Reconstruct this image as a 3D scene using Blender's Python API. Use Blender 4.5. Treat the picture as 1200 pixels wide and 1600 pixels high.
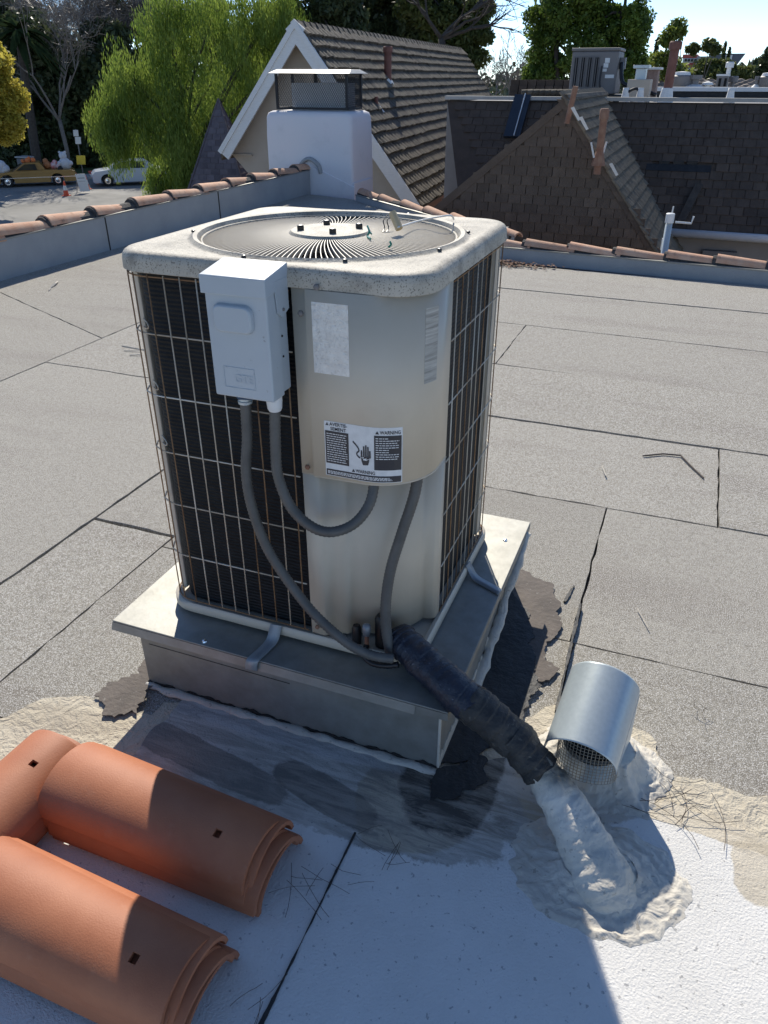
import bpy, bmesh, math, random
import numpy as np
from mathutils import Vector, Matrix, noise
from mathutils.geometry import tessellate_polygon
R=math.radians; PI=math.pi
random.seed(7); rng=np.random.default_rng(7)
S=bpy.context.scene; COL=S.collection
for o in list(bpy.data.objects): bpy.data.objects.remove(o)

# ------------------------------------------------------------------ camera
CAMP=Vector((0,0,1.6)); PITCH=math.atan(680/1180); YAW=R(21.26)
cd=bpy.data.cameras.new('camera'); cam=bpy.data.objects.new('camera',cd); COL.objects.link(cam)
cam.location=CAMP; cam.rotation_euler=(PI/2-PITCH,0,YAW)
cd.sensor_fit='VERTICAL'; cd.sensor_height=36; cd.lens=1180/1600*36; cd.clip_end=4000; cd.clip_start=.05
S.camera=cam
# ------------------------------------------------------------------ light
SUN_EL=R(38.0); SUN_H=(-.452,.892)          # the sun stands behind the unit, a little to the left
w=bpy.data.worlds.new('World'); S.world=w; w.use_nodes=True
nt=w.node_tree; nt.nodes.clear()
sky=nt.nodes.new('ShaderNodeTexSky'); sky.sky_type='NISHITA'; sky.sun_disc=False
sky.sun_elevation=SUN_EL; sky.sun_rotation=math.atan2(SUN_H[0],SUN_H[1]); sky.altitude=3000; sky.air_density=.8; sky.dust_density=.0; sky.ozone_density=2.6
bg=nt.nodes.new('ShaderNodeBackground'); bg.inputs[1].default_value=.135
wo=nt.nodes.new('ShaderNodeOutputWorld'); nt.links.new(sky.outputs[0],bg.inputs[0]); nt.links.new(bg.outputs[0],wo.inputs[0])
sd=bpy.data.lights.new('sun','SUN'); sd.energy=4.3; sd.angle=R(.5); sd.color=(1,.935,.82)
sun=bpy.data.objects.new('sun',sd); COL.objects.link(sun)
sv=Vector((SUN_H[0]*math.cos(SUN_EL),SUN_H[1]*math.cos(SUN_EL),math.sin(SUN_EL)))
sun.rotation_euler=sv.to_track_quat('Z','Y').to_euler(); sun.location=(-20,30,40)
S.view_settings.view_transform='Standard'; S.view_settings.look='None'; S.view_settings.gamma=1; S.view_settings.exposure=.43
S.view_settings.use_curve_mapping=False

# ------------------------------------------------------------------ survey: where a sight line meets a real plane
_h=Vector((-math.sin(YAW),math.cos(YAW),0)); _r=Vector((math.cos(YAW),math.sin(YAW),0))
_f=_h*math.cos(PITCH)+Vector((0,0,-math.sin(PITCH))); _u=_h*math.sin(PITCH)+Vector((0,0,math.cos(PITCH)))
def sight(x,y): return _f+_r*((x-600)/1180)-_u*((y-800)/1180)
def at_z(x,y,z=0): d=sight(x,y); return CAMP+d*((z-CAMP.z)/d.z)
def at_y(x,y,Y): d=sight(x,y); return CAMP+d*(Y/d.y)
def at_x(x,y,X): d=sight(x,y); return CAMP+d*(X/d.x)
def at_pl(x,y,P,n): d=sight(x,y); return CAMP+d*((P-CAMP).dot(n)/d.dot(n))

# ------------------------------------------------------------------ materials
MATS={}
def mat(name,col,col2=None,scale=6,rough=.7,bump=0,bscale=40,metal=0,rand=0,col3=None,s3=2.5,t3=.55,w3=.1,k3=1.0,spec=.5,detail=4,stretch=None,speck=None,world=False,wave=None):
    if name in MATS: return MATS[name]
    m=bpy.data.materials.new(name); MATS[name]=m; m.use_nodes=True
    N=m.node_tree.nodes; L=m.node_tree.links; b=N['Principled BSDF']
    b.inputs['Roughness'].default_value=rough; b.inputs['Metallic'].default_value=metal; b.inputs['Specular IOR Level'].default_value=spec
    tc=N.new('ShaderNodeTexCoord'); co=tc.outputs['Object']
    if world: g=N.new('ShaderNodeNewGeometry'); co=g.outputs['Position']
    if rand:
        oi=N.new('ShaderNodeObjectInfo'); va=N.new('ShaderNodeVectorMath'); va.operation='MULTIPLY_ADD'
        cx=N.new('ShaderNodeCombineXYZ')
        for i in range(3): L.new(oi.outputs['Random'],cx.inputs[i])
        L.new(cx.outputs[0],va.inputs[0]); va.inputs[1].default_value=(37,53,71); L.new(co,va.inputs[2]); co=va.outputs[0]
    if stretch:
        mp=N.new('ShaderNodeMapping'); mp.inputs['Scale'].default_value=stretch; L.new(co,mp.inputs[0]); cs=mp.outputs[0]
    else: cs=co
    def nz(sc,det=detail,src=None,rg=.6):
        n=N.new('ShaderNodeTexNoise'); n.inputs['Scale'].default_value=sc; n.inputs['Detail'].default_value=det; n.inputs['Roughness'].default_value=rg; L.new(src or cs,n.inputs['Vector']); return n.outputs['Fac']
    def rmp(f,a,c):
        r=N.new('ShaderNodeMapRange'); r.inputs[1].default_value=a; r.inputs[2].default_value=c; L.new(f,r.inputs[0]); return r.outputs[0]
    def mix(f,a,c):
        x=N.new('ShaderNodeMix'); x.data_type='RGBA'; L.new(f,x.inputs[0])
        if isinstance(a,tuple): x.inputs[6].default_value=(*a,1)
        else: L.new(a,x.inputs[6])
        if isinstance(c,tuple): x.inputs[7].default_value=(*c,1)
        else: L.new(c,x.inputs[7])
        return x.outputs[2]
    out=col
    if col2: out=mix(rmp(nz(scale,src=co if world else None),.32,.68),col,col2)
    if col3:
        f=rmp(nz(s3,8),t3,t3+w3)
        if k3<1:
            mm=N.new('ShaderNodeMath'); mm.operation='MULTIPLY'; L.new(f,mm.inputs[0]); mm.inputs[1].default_value=k3; f=mm.outputs[0]
        out=mix(f,out,col3)
    if speck:      # (scale, threshold, colour, amount)
        f=rmp(nz(speck[0],2,co,.5),speck[1],speck[1]+.06)
        mm=N.new('ShaderNodeMath'); mm.operation='MULTIPLY'; L.new(f,mm.inputs[0]); mm.inputs[1].default_value=speck[3]
        out=mix(mm.outputs[0],out,speck[2])
    if rand:
        hs=N.new('ShaderNodeHueSaturation'); r=N.new('ShaderNodeMapRange'); r.inputs[3].default_value=1-rand; r.inputs[4].default_value=1+rand
        L.new(oi.outputs['Random'],r.inputs[0]); L.new(r.outputs[0],hs.inputs['Value'])
        if isinstance(out,tuple): hs.inputs['Color'].default_value=(*out,1)
        else: L.new(out,hs.inputs['Color'])
        out=hs.outputs[0]
    if isinstance(out,tuple): b.inputs['Base Color'].default_value=(*out,1)
    else: L.new(out,b.inputs['Base Color'])
    if bump:
        bp=N.new('ShaderNodeBump'); bp.inputs['Strength'].default_value=bump; bp.inputs['Distance'].default_value=.01
        L.new(nz(bscale,5,co),bp.inputs['Height']); L.new(bp.outputs[0],b.inputs['Normal'])
        if wave:
            wv=N.new('ShaderNodeTexWave'); wv.bands_direction=wave[0]; wv.inputs['Scale'].default_value=wave[1]; wv.inputs['Distortion'].default_value=wave[2]; wv.inputs['Detail'].default_value=2
            L.new(co,wv.inputs[0]); b2=N.new('ShaderNodeBump'); b2.inputs['Strength'].default_value=wave[3]; b2.inputs['Distance'].default_value=.01
            L.new(wv.outputs['Fac'],b2.inputs['Height']); L.new(bp.outputs[0],b2.inputs['Normal']); L.new(b2.outputs[0],b.inputs['Normal'])
    return m
def leafmat(name,c1,c2,trans=.35):
    m=bpy.data.materials.new(name); MATS[name]=m; m.use_nodes=True
    N=m.node_tree.nodes; L=m.node_tree.links; b=N['Principled BSDF']; b.inputs['Roughness'].default_value=.45; b.inputs['Specular IOR Level'].default_value=.35
    g=N.new('ShaderNodeNewGeometry'); x=N.new('ShaderNodeMix'); x.data_type='RGBA'; x.inputs[6].default_value=(*c1,1); x.inputs[7].default_value=(*c2,1)
    nn=N.new('ShaderNodeTexNoise'); nn.inputs['Scale'].default_value=.9; nn.inputs['Detail'].default_value=3; L.new(g.outputs['Position'],nn.inputs['Vector'])
    rm=N.new('ShaderNodeMapRange'); rm.inputs[1].default_value=.3; rm.inputs[2].default_value=.7; L.new(nn.outputs['Fac'],rm.inputs[0])
    av=N.new('ShaderNodeMath'); av.operation='MULTIPLY_ADD'; L.new(g.outputs['Random Per Island'],av.inputs[0]); av.inputs[1].default_value=.5
    hf=N.new('ShaderNodeMath'); hf.operation='MULTIPLY'; hf.inputs[1].default_value=.5; L.new(rm.outputs[0],hf.inputs[0]); L.new(hf.outputs[0],av.inputs[2])
    L.new(av.outputs[0],x.inputs[0]); L.new(x.outputs[2],b.inputs['Base Color'])
    t=N.new('ShaderNodeBsdfTranslucent'); L.new(x.outputs[2],t.inputs[0]); ms=N.new('ShaderNodeMixShader'); ms.inputs[0].default_value=trans
    L.new(b.outputs[0],ms.inputs[1]); L.new(t.outputs[0],ms.inputs[2]); L.new(ms.outputs[0],N['Material Output'].inputs[0]); return m

# ------------------------------------------------------------------ mesh builder
def wl(o):
    v=Vector((0,0,0))
    while o: v+=o.location; o=o.parent
    return v
class MB:
    def __init__(s): s.v=[]; s.f=[]; s.m=[]; s.mi=0
    def add(s,vs,fs):
        b=len(s.v); s.v+= [tuple(v) for v in vs]; s.f+=[tuple(i+b for i in f) for f in fs]; s.m+=[s.mi]*len(fs); return s
    def box(s,x0,x1,y0,y1,z0,z1,M=None):
        vs=[Vector((x,y,z)) for z in (z0,z1) for y in (y0,y1) for x in (x0,x1)]
        if M is not None: vs=[M@v for v in vs]
        return s.add(vs,[(0,2,3,1),(4,5,7,6),(0,1,5,4),(2,6,7,3),(0,4,6,2),(1,3,7,5)])
    def hexa(s,p): return s.add(p,[(0,3,2,1),(4,5,6,7),(0,1,5,4),(1,2,6,5),(2,3,7,6),(3,0,4,7)])
    def slab(s,poly,off):          # polygon (3D points) extruded by vector
        n=len(poly); p=[Vector(q) for q in poly]; o=Vector(off)
        tris=tessellate_polygon([p]); 
        fs=[tuple(t) for t in tris]+[tuple(i+n for i in reversed(t)) for t in tris]+[(i,(i+1)%n,(i+1)%n+n,i+n) for i in range(n)]
        return s.add(p+[q+o for q in p],fs)
    def tube(s,path,r,seg=8,cap=True,closed=False,flat=None):
        P=[Vector(p) for p in path]; n=len(P); rr=r if isinstance(r,(list,tuple)) else [r]*n
        vs=[]; prev=None
        for i in range(n):
            if closed: t=P[(i+1)%n]-P[i-1]
            else: t=P[min(i+1,n-1)]-P[max(i-1,0)]
            if t.length<1e-9: t=Vector((0,0,1))
            t.normalize()
            if prev is None:
                a=Vector((0,0,1)) if abs(t.z)<.9 else Vector((1,0,0)); u=t.cross(a).normalized()
            else: u=(prev-t*prev.dot(t)).normalized()
            prev=u; q=t.cross(u)
            for k in range(seg):
                an=2*PI*k/seg; vs.append(P[i]+(u*math.cos(an)+q*math.sin(an)*(flat or 1))*rr[i])
        fs=[]
        for i in range(n if closed else n-1):
            j=(i+1)%n
            for k in range(seg): k2=(k+1)%seg; fs.append((i*seg+k,i*seg+k2,j*seg+k2,j*seg+k))
        if cap and not closed: fs+= [tuple(reversed(range(seg))),tuple((n-1)*seg+k for k in range(seg))]
        return s.add(vs,fs)
    def lathe(s,prof,c,seg=24,axis=None,cap=True):   # prof [(r,h)]
        M=Matrix.Translation(c)
        if axis is not None: M=M@Vector(axis).to_track_quat('Z','Y').to_matrix().to_4x4()
        vs=[M@Vector((r*math.cos(2*PI*k/seg),r*math.sin(2*PI*k/seg),h)) for r,h in prof for k in range(seg)]
        fs=[(i*seg+k,i*seg+(k+1)%seg,(i+1)*seg+(k+1)%seg,(i+1)*seg+k) for i in range(len(prof)-1) for k in range(seg)]
        if cap:
            n=len(prof)-1; fs+=[tuple(reversed(range(seg))),tuple(n*seg+k for k in range(seg))]
        return s.add(vs,fs)
    def loft(s,loops,closed=True,cap0=False,cap1=False):
        n=len(loops[0]); vs=[p for l in loops for p in l]; fs=[]
        for i in range(len(loops)-1):
            for k in range(n if closed else n-1): k2=(k+1)%n; fs.append((i*n+k,i*n+k2,(i+1)*n+k2,(i+1)*n+k))
        if cap0: fs.append(tuple(reversed(range(n))))
        if cap1: fs.append(tuple((len(loops)-1)*n+k for k in range(n)))
        return s.add(vs,fs)
    def build(s,name,m,parent=None,smooth=False,bevel=0,seg=2,solid=0,angle=None,local=False):
        me=bpy.data.meshes.new(name); off=wl(parent) if (parent and not local) else Vector((0,0,0))
        me.from_pydata([(v[0]-off.x,v[1]-off.y,v[2]-off.z) for v in s.v],[],s.f)
        for mm in (m if isinstance(m,(list,tuple)) else [m]): me.materials.append(mm)
        if any(s.m): me.polygons.foreach_set('material_index',s.m)
        bm=bmesh.new(); bm.from_mesh(me); bmesh.ops.recalc_face_normals(bm,faces=bm.faces); bm.to_mesh(me); bm.free()
        if smooth: me.polygons.foreach_set('use_smooth',[True]*len(me.polygons))
        if angle: me.set_sharp_from_angle(angle=R(angle))
        o=bpy.data.objects.new(name,me); COL.objects.link(o)
        if parent: o.parent=parent
        if bevel: b=o.modifiers.new('b','BEVEL'); b.width=bevel; b.segments=seg; b.limit_method='ANGLE'; b.angle_limit=R(35)
        if solid: b=o.modifiers.new('s','SOLIDIFY'); b.thickness=solid; b.offset=0
        return o
def tag(o,label=None,cat=None,group=None,kind=None):
    if label: o['label']=label
    if cat: o['category']=cat
    if group: o['group']=group
    if kind: o['kind']=kind
    return o
def thing(name,loc,label,cat,group=None):
    o=bpy.data.objects.new(name,None); COL.objects.link(o); o.location=loc; o.empty_display_size=.1
    return tag(o,label,cat,group)
def inst(src,parent,loc,rot=None,name=None):
    o=bpy.data.objects.new(name or src.name.split('.')[0],src.data if hasattr(src,'data') else src); COL.objects.link(o)
    return o
def dup(root,loc,rz,label=None):
    r=root.copy(); COL.objects.link(r); r.location=loc; r.rotation_euler=(0,0,rz)
    if label: r['label']=label
    for ch in root.children:
        c=ch.copy(); COL.objects.link(c); c.parent=r
        for g in ch.children: d=g.copy(); COL.objects.link(d); d.parent=c
    return r
def smooth_path(pts,n=8):
    P=[Vector(p) for p in pts]; out=[]
    for i in range(len(P)-1):
        p0=P[max(i-1,0)];p1=P[i];p2=P[i+1];p3=P[min(i+2,len(P)-1)]
        for k in range(n):
            t=k/n; out.append(.5*((2*p1)+(-p0+p2)*t+(2*p0-5*p1+4*p2-p3)*t*t+(-p0+3*p1-3*p2+p3)*t**3))
    out.append(P[-1]); return out
def ragged(pts,amp,step=.02,seed=0,fine=1):
    out=[]; n=len(pts); s=0
    for i in range(n):
        a=Vector(pts[i]).to_3d(); b=Vector(pts[(i+1)%n]).to_3d(); L=(b-a).length; k=max(1,int(L/step)); nn=(b-a).normalized().cross(Vector((0,0,1)))
        for j in range(k):
            t=j/k; p=a+(b-a)*t; q=p/(.05*1)+Vector((seed*7.3,seed*3.1,0))
            e=min(1,4*t*(1-t)+.35)
            out.append(p+nn*e*amp*(noise.noise(q*.6)*1.3+fine*.7*noise.noise(q*3)))
    return out
def rrect(x0,x1,y0,y1,r,nc=8,ne=8):
    out=[]
    for (cx,cy,a0) in ((x1-r,y1-r,0),(x0+r,y1-r,90),(x0+r,y0+r,180),(x1-r,y0+r,270)):
        for k in range(nc+1):
            a=R(a0+90*k/nc); out.append((cx+r*math.cos(a),cy+r*math.sin(a)))
    res=[]; n=len(out)
    for i in range(n):
        a=out[i]; b=out[(i+1)%n]; d=math.dist(a,b); k=ne if d>.2 else 1
        for j in range(k): res.append((a[0]+(b[0]-a[0])*j/k,a[1]+(b[1]-a[1])*j/k))
    return res

# ================================================================== materials list
m_gran=mat('granule_sheet',(.205,.188,.155),(.35,.325,.275),scale=70,rough=.95,bump=.5,bscale=420,rand=.06,col3=(.17,.145,.12),s3=1.3,t3=.50,w3=.2,k3=.6,stretch=(.45,2.6,1),speck=(310,.53,(.66,.64,.6),.85),world=True)
m_deck=mat('seam_bitumen',(.03,.03,.03),rough=.8)
m_bldg=mat('stucco_tan',(.42,.36,.29),(.46,.4,.33),scale=3,rough=.9,bump=.3,bscale=60)
m_galv=mat('galvanised_steel',(.235,.23,.205),(.31,.305,.275),scale=16,rough=.55,metal=.45,bump=.05,bscale=60,col3=(.34,.34,.33),s3=5,t3=.5,w3=.25,k3=.6)
m_galvb=mat('new_galvanised_steel',(.44,.50,.52),(.49,.55,.57),scale=90,rough=.36,metal=.3,bump=.03,bscale=90)
m_tar=mat('black_tar',(.012,.012,.012),(.03,.028,.026),scale=12,rough=.6,bump=.6,bscale=40)
m_brown=mat('brown_mastic',(.16,.135,.115),(.10,.085,.075),scale=9,rough=.85,bump=.5,bscale=55,speck=(90,.66,(.3,.28,.25),.5))
m_paint=mat('beige_enamel',(.52,.46,.36),(.57,.51,.41),scale=4,rough=.42,bump=.04,bscale=50,col3=(.42,.36,.28),s3=7,t3=.6,w3=.2,k3=.35)
m_lid=mat('beige_lid_enamel',(.385,.355,.29),(.50,.46,.38),scale=9,rough=.65,bump=.2,bscale=90,col3=(.17,.155,.13),s3=12,t3=.51,w3=.15,k3=.65,speck=(260,.58,(.10,.09,.075),.75))
m_coil=mat('black_coil_fins',(.006,.007,.008),(.012,.014,.016),scale=30,rough=.6,bump=.2,bscale=200,wave=('Z',30,.5,.4),spec=.25,speck=(300,.64,(.06,.065,.07),.4))
m_wire=mat('white_wire',(.66,.63,.55),(.40,.28,.16),scale=3.5,rough=.5,metal=.1,stretch=(1,1,.9),rand=.15)
m_rust=mat('rusty_wire',(.20,.10,.045),(.36,.22,.11),scale=14,rough=.7,rand=.25)
m_black=mat('black_plastic',(.012,.012,.013),rough=.4)
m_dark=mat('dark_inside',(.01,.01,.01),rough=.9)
m_boxg=mat('grey_box_enamel',(.38,.435,.475),(.42,.475,.515),scale=5,rough=.38,bump=.03,bscale=40,speck=(70,.70,(.2,.2,.2),.6))
m_cond=mat('grey_conduit',(.13,.13,.125),(.18,.18,.17),scale=25,rough=.6,bump=.1)
m_white=mat('white_plastic',(.6,.62,.62),(.68,.7,.7),scale=9,rough=.5)
m_terra=mat('new_terracotta',(.37,.125,.055),(.44,.165,.078),scale=6,rough=.62,bump=.12,bscale=260,rand=.08,col3=(.30,.10,.048),s3=4,t3=.5,w3=.3,k3=.7,speck=(28,.66,(.46,.22,.13),.16))
m_oldt=mat('old_terracotta',(.58,.30,.18),(.66,.42,.28),scale=9,rough=.85,bump=.35,bscale=90,rand=.2,col3=(.15,.09,.065),s3=14,t3=.58,w3=.14,k3=.6)
m_mortar=mat('tile_mortar',(.035,.033,.03),(.09,.085,.08),scale=30,rough=.9,bump=.8,bscale=60)
m_stucw=mat('white_chimney_paint',(.70,.69,.70),(.74,.70,.71),scale=2,rough=.75,bump=.15,bscale=40,col3=(.26,.26,.27),s3=3.2,t3=.56,w3=.3,k3=.25)
m_wood=mat('white_board',(.66,.66,.64),(.74,.74,.72),scale=12,rough=.6,bump=.2,bscale=40,stretch=(1,1,6))
m_shA=mat('brown_roof_tile',(.095,.076,.055),(.17,.14,.10),scale=7,rough=.85,bump=.5,bscale=50,rand=.3,col3=(.03,.027,.022),s3=5,t3=.48,w3=.18,k3=.85)
m_shB=mat('dark_brown_shingle',(.070,.047,.031),(.108,.075,.052),scale=5,rough=.85,bump=.5,bscale=130,rand=.20,speck=(220,.58,(.14,.11,.10),.5))
m_shC=mat('brown_shingle',(.095,.069,.050),(.135,.10,.074),scale=5,rough=.9,bump=.5,bscale=130,rand=.13,speck=(220,.58,(.2,.16,.13),.5))
m_flue=mat('rust_red_flue',(.15,.06,.045),(.24,.11,.08),scale=8,rough=.8,bump=.2)
m_rustm=mat('rust_stain_metal',(.22,.10,.06),(.33,.19,.12),scale=10,rough=.75)
m_asph=mat('street_asphalt',(.20,.195,.18),(.30,.29,.27),scale=.5,rough=.95,bump=.2,bscale=40)
m_conc=mat('concrete',(.42,.40,.37),(.5,.48,.45),scale=1.5,rough=.9)
m_grass=mat('lawn',(.05,.09,.025),(.09,.13,.04),scale=3,rough=.9,bump=.5,bscale=20)
m_earth=mat('town_ground',(.16,.15,.12),(.24,.23,.2),scale=.2,rough=.95)
m_bark=mat('grey_bark',(.16,.135,.115),(.24,.21,.18),scale=8,rough=.9)
m_barkd=mat('dark_bark',(.05,.04,.033),(.09,.075,.06),scale=8,rough=.9)
m_glass=mat('dark_glass',(.03,.04,.045),rough=.08,spec=.8)
m_rub=mat('tyre_rubber',(.015,.015,.015),rough=.8)
m_chrome=mat('bright_metal',(.7,.7,.7),rough=.2,metal=1)
m_grey=mat('grey_ac_paint',(.17,.16,.155),(.2,.19,.185),scale=4,rough=.6)
m_tanp=mat('tan_panel',(.42,.37,.30),(.46,.41,.34),scale=4,rough=.8)
m_brick=mat('brick_mix',(.22,.14,.11),(.33,.24,.2),scale=14,rough=.9)
m_twig=mat('dry_needles',(.12,.08,.05),(.25,.18,.11),scale=30,rough=.9)
m_twigw=mat('bleached_needles',(.55,.5,.42),rough=.9)
m_ink=mat('sticker_black',(.02,.022,.03),rough=.4); m_stw=mat('sticker_white',(.72,.73,.72),(.62,.63,.62),scale=60,rough=.4)
m_foil=mat('silver_sticker',(.62,.65,.66),(.50,.52,.53),scale=40,rough=.3,metal=.35,bump=.25,bscale=120,col3=(.40,.42,.42),s3=160,t3=.56,w3=.05,k3=.5)

# blob-mask coatings ------------------------------------------------------------
def coat(name,base,base2,blobs,rough=.85,speck=None,bump=.5,bscale=260,nsc=9,namp=.45,swirl=None):
    m=bpy.data.materials.new(name); MATS[name]=m; m.use_nodes=True
    N=m.node_tree.nodes; L=m.node_tree.links; b=N['Principled BSDF']; b.inputs['Roughness'].default_value=rough
    g=N.new('ShaderNodeNewGeometry'); P=g.outputs['Position']
    def nz(sc,det=5,rg=.6):
        n=N.new('ShaderNodeTexNoise'); n.inputs['Scale'].default_value=sc; n.inputs['Detail'].default_value=det; n.inputs['Roughness'].default_value=rg; L.new(P,n.inputs['Vector']); return n.outputs['Fac']
    def rmp(f,a,c,d=0,e=1):
        r=N.new('ShaderNodeMapRange'); r.inputs[1].default_value=a; r.inputs[2].default_value=c; r.inputs[3].default_value=d; r.inputs[4].default_value=e; L.new(f,r.inputs[0]); return r.outputs[0]
    def ma(op,a,c):
        x=N.new('ShaderNodeMath'); x.operation=op
        for i,v in enumerate((a,c)):
            if isinstance(v,(int,float)): x.inputs[i].default_value=v
            else: L.new(v,x.inputs[i])
        return x.outputs[0]
    def mix(f,a,c):
        x=N.new('ShaderNodeMix'); x.data_type='RGBA'; L.new(f,x.inputs[0])
        for i,v in ((6,a),(7,c)):
            if isinstance(v,tuple): x.inputs[i].default_value=(*v,1)
            else: L.new(v,x.inputs[i])
        return x.outputs[2]
    out=mix(rmp(nz(6),.35,.65),base,base2)
    n1=nz(nsc,10,.74)
    mp0=N.new('ShaderNodeMapping'); mp0.inputs['Scale'].default_value=(6,34,10); mp0.inputs['Rotation'].default_value=(0,0,R(6)); L.new(P,mp0.inputs[0])
    sn=N.new('ShaderNodeTexNoise'); sn.inputs['Scale'].default_value=1; sn.inputs['Detail'].default_value=9; sn.inputs['Roughness'].default_value=.72; sn.inputs['Distortion'].default_value=.8; L.new(mp0.outputs[0],sn.inputs['Vector']); strk=sn.outputs['Fac']
    for (x,y,rx,ry,rot,c1,c2,soft,k) in blobs:
        mp=N.new('ShaderNodeMapping'); mp.vector_type='TEXTURE'; mp.inputs['Location'].default_value=(x,y,0); mp.inputs['Rotation'].default_value=(0,0,R(rot)); mp.inputs['Scale'].default_value=(rx,ry,1)
        L.new(P,mp.inputs[0]); sx=N.new('ShaderNodeSeparateXYZ'); L.new(mp.outputs[0],sx.inputs[0])
        d=ma('SQRT',ma('ADD',ma('POWER',ma('ABSOLUTE',sx.outputs[0],0),3.0),ma('POWER',ma('ABSOLUTE',sx.outputs[1],0),3.0)),0)
        d=ma('ADD',d,ma('MULTIPLY',ma('SUBTRACT',n1,.5),namp*2))
        f=ma('MULTIPLY',rmp(d,1+soft,1-soft),k)
        cc=mix(rmp(strk,.42,.58),c1,c2)
        out=mix(f,out,cc)
    if speck: out=mix(ma('MULTIPLY',rmp(nz(speck[0],2),speck[1],speck[1]+.05),speck[3]),out,speck[2])
    L.new(out,b.inputs['Base Color'])
    bp=N.new('ShaderNodeBump'); bp.inputs['Strength'].default_value=bump; bp.inputs['Distance'].default_value=.008; L.new(nz(bscale,3),bp.inputs['Height']); last=bp
    if swirl:
        n=N.new('ShaderNodeTexNoise'); n.inputs['Scale'].default_value=swirl[0]; n.inputs['Detail'].default_value=2; n.inputs['Distortion'].default_value=swirl[2]; L.new(P,n.inputs['Vector'])
        b2=N.new('ShaderNodeBump'); b2.inputs['Strength'].default_value=swirl[1]; b2.inputs['Distance'].default_value=.03; L.new(n.outputs['Fac'],b2.inputs['Height']); L.new(bp.outputs[0],b2.inputs['Normal']); last=b2
    L.new(last.outputs[0],b.inputs['Normal']); return m
TAN1=(.60,.53,.41); TAN2=(.46,.40,.30); DK1=(.24,.22,.185); DK2=(.50,.47,.42)
m_coat=coat('white_roof_coating',(.68,.665,.63),(.74,.725,.69),[
  (-.74,1.22,.60,.16,0,DK1,DK2,.03,.75),
  (-.40,1.22,.14,.14,20,DK1,TAN2,.05,.85),
  (-.20,1.33,.13,.14,0,DK1,DK2,.05,.8),
  (-.33,1.36,.12,.20,0,(.05,.045,.04),DK1,.06,.9),
  (-.9,1.32,.42,.045,0,(.38,.37,.36),(.55,.54,.52),.08,.8),
  (.36,1.44,.34,.055,-2,TAN1,TAN2,.05,.9),
  (.42,1.33,.07,.09,0,TAN1,TAN2,.06,.8),
  (-.02,1.42,.16,.12,30,TAN2,DK2,.06,.8),(-1.0,1.16,.30,.05,-8,(.17,.16,.145),DK1,.05,.8),(-.62,1.17,.16,.05,-14,(.13,.12,.11),DK1,.05,.8)],
  speck=(70,.66,(.16,.16,.17),.55),bump=.5,bscale=200,nsc=10,namp=.40)
m_tan=coat('tan_roof_coating',(.60,.54,.42),(.52,.46,.36),[(-1.5,1.12,.3,.05,10,(.36,.31,.24),TAN2,.3,.6)],speck=(120,.64,(.25,.22,.18),.6),bump=.6,bscale=200,swirl=(22,.4,1.5))
m_mast=coat('smeared_mastic',(.62,.58,.50),(.52,.48,.41),[(.0,1.25,.08,.1,0,(.66,.65,.62),(.5,.48,.44),.4,.6)],rough=.6,speck=(60,.64,(.2,.17,.13),.5),bump=.3,bscale=80,swirl=(16,.28,2.2))
m_pipew=coat('painted_pipe_wrap',(.66,.63,.56),(.52,.48,.40),[(-.08,1.325,.05,.06,0,(.10,.095,.08),(.2,.19,.15),.5,.9)],rough=.6,speck=(90,.66,(.2,.17,.13),.4),bump=.3,bscale=80,swirl=(14,.3,2))
m_tape=mat('black_tape_wrap',(.010,.014,.026),(.022,.028,.045),scale=30,rough=.42,bump=.7,bscale=45,speck=(120,.68,(.2,.22,.26),.5),spec=.6)
m_tapeb=mat('tarred_wrap',(.018,.018,.018),(.05,.047,.042),scale=16,rough=.6,bump=1.0,bscale=32,speck=(70,.66,(.13,.12,.1),.6))

# ================================================================== ground and street
GZ=-4.35
tag(MB().box(-1500,1500,-600,2500,GZ-1,GZ).build('ground',m_earth),kind='structure')
fwd=Vector((-.66,.75,0)); side=Vector((.75,.66,0)); ctr=Vector((-38.3,41,GZ))
fwd=Vector((-.675,.738,0)).normalized(); side=Vector((fwd.y,-fwd.x,0))
def strip(a,b,z0,z1,name,m,l=80,kind='structure'):
    p=[ctr-side*l+fwd*a,ctr+side*l+fwd*a,ctr+side*l+fwd*b,ctr-side*l+fwd*b]
    q=[Vector((v.x,v.y,z0)) for v in p]
    return tag(MB().slab(q,(0,0,z1-z0)).build(name,m),kind=kind)
strip(-22,2.3,GZ-.5,GZ+.004,'street',m_asph)
strip(2.3,2.5,GZ-.5,GZ+.14,'kerb',m_conc)
strip(2.5,4.5,GZ-.5,GZ+.12,'pavement',m_conc)
strip(4.5,14,GZ-.5,GZ+.10,'lawn',m_grass)

# ================================================================== our roof
deck=MB().slab([(-6.0,-3,-.02),(5,-3,-.02),(5,7.62,-.02),(-1.9,7.85,-.02),(-1.95,8.75,-.02),(-4.85,11.2,-.02),(-6.0,11.6,-.02)],(0,0,-.2)).build('roof_deck',m_deck)
tag(deck,kind='structure')
bl=MB().slab([(-6.1,-3,-.24),(5,-3,-.24),(5,7.7,-.24),(-1.9,7.95,-.24),(-1.9,8.85,-.24),(-4.7,11.4,-.24),(-6.1,11.7,-.24)],(0,0,GZ+.24)).build('building_wall',m_bldg); tag(bl,kind='structure')
def sheet(pts,z=0.0,seed=0,amp=.006,name='membrane_sheet',m=m_gran,th=.004,parent=deck,step=.06,tilt=0):
    p=ragged([(a,b,0) for a,b in pts],amp,step,seed)
    vs=[Vector((q.x,q.y,z)) for q in p]
    return MB().slab(vs,(0,0,-th-.016)).build(name,m,parent)
g=.012
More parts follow.
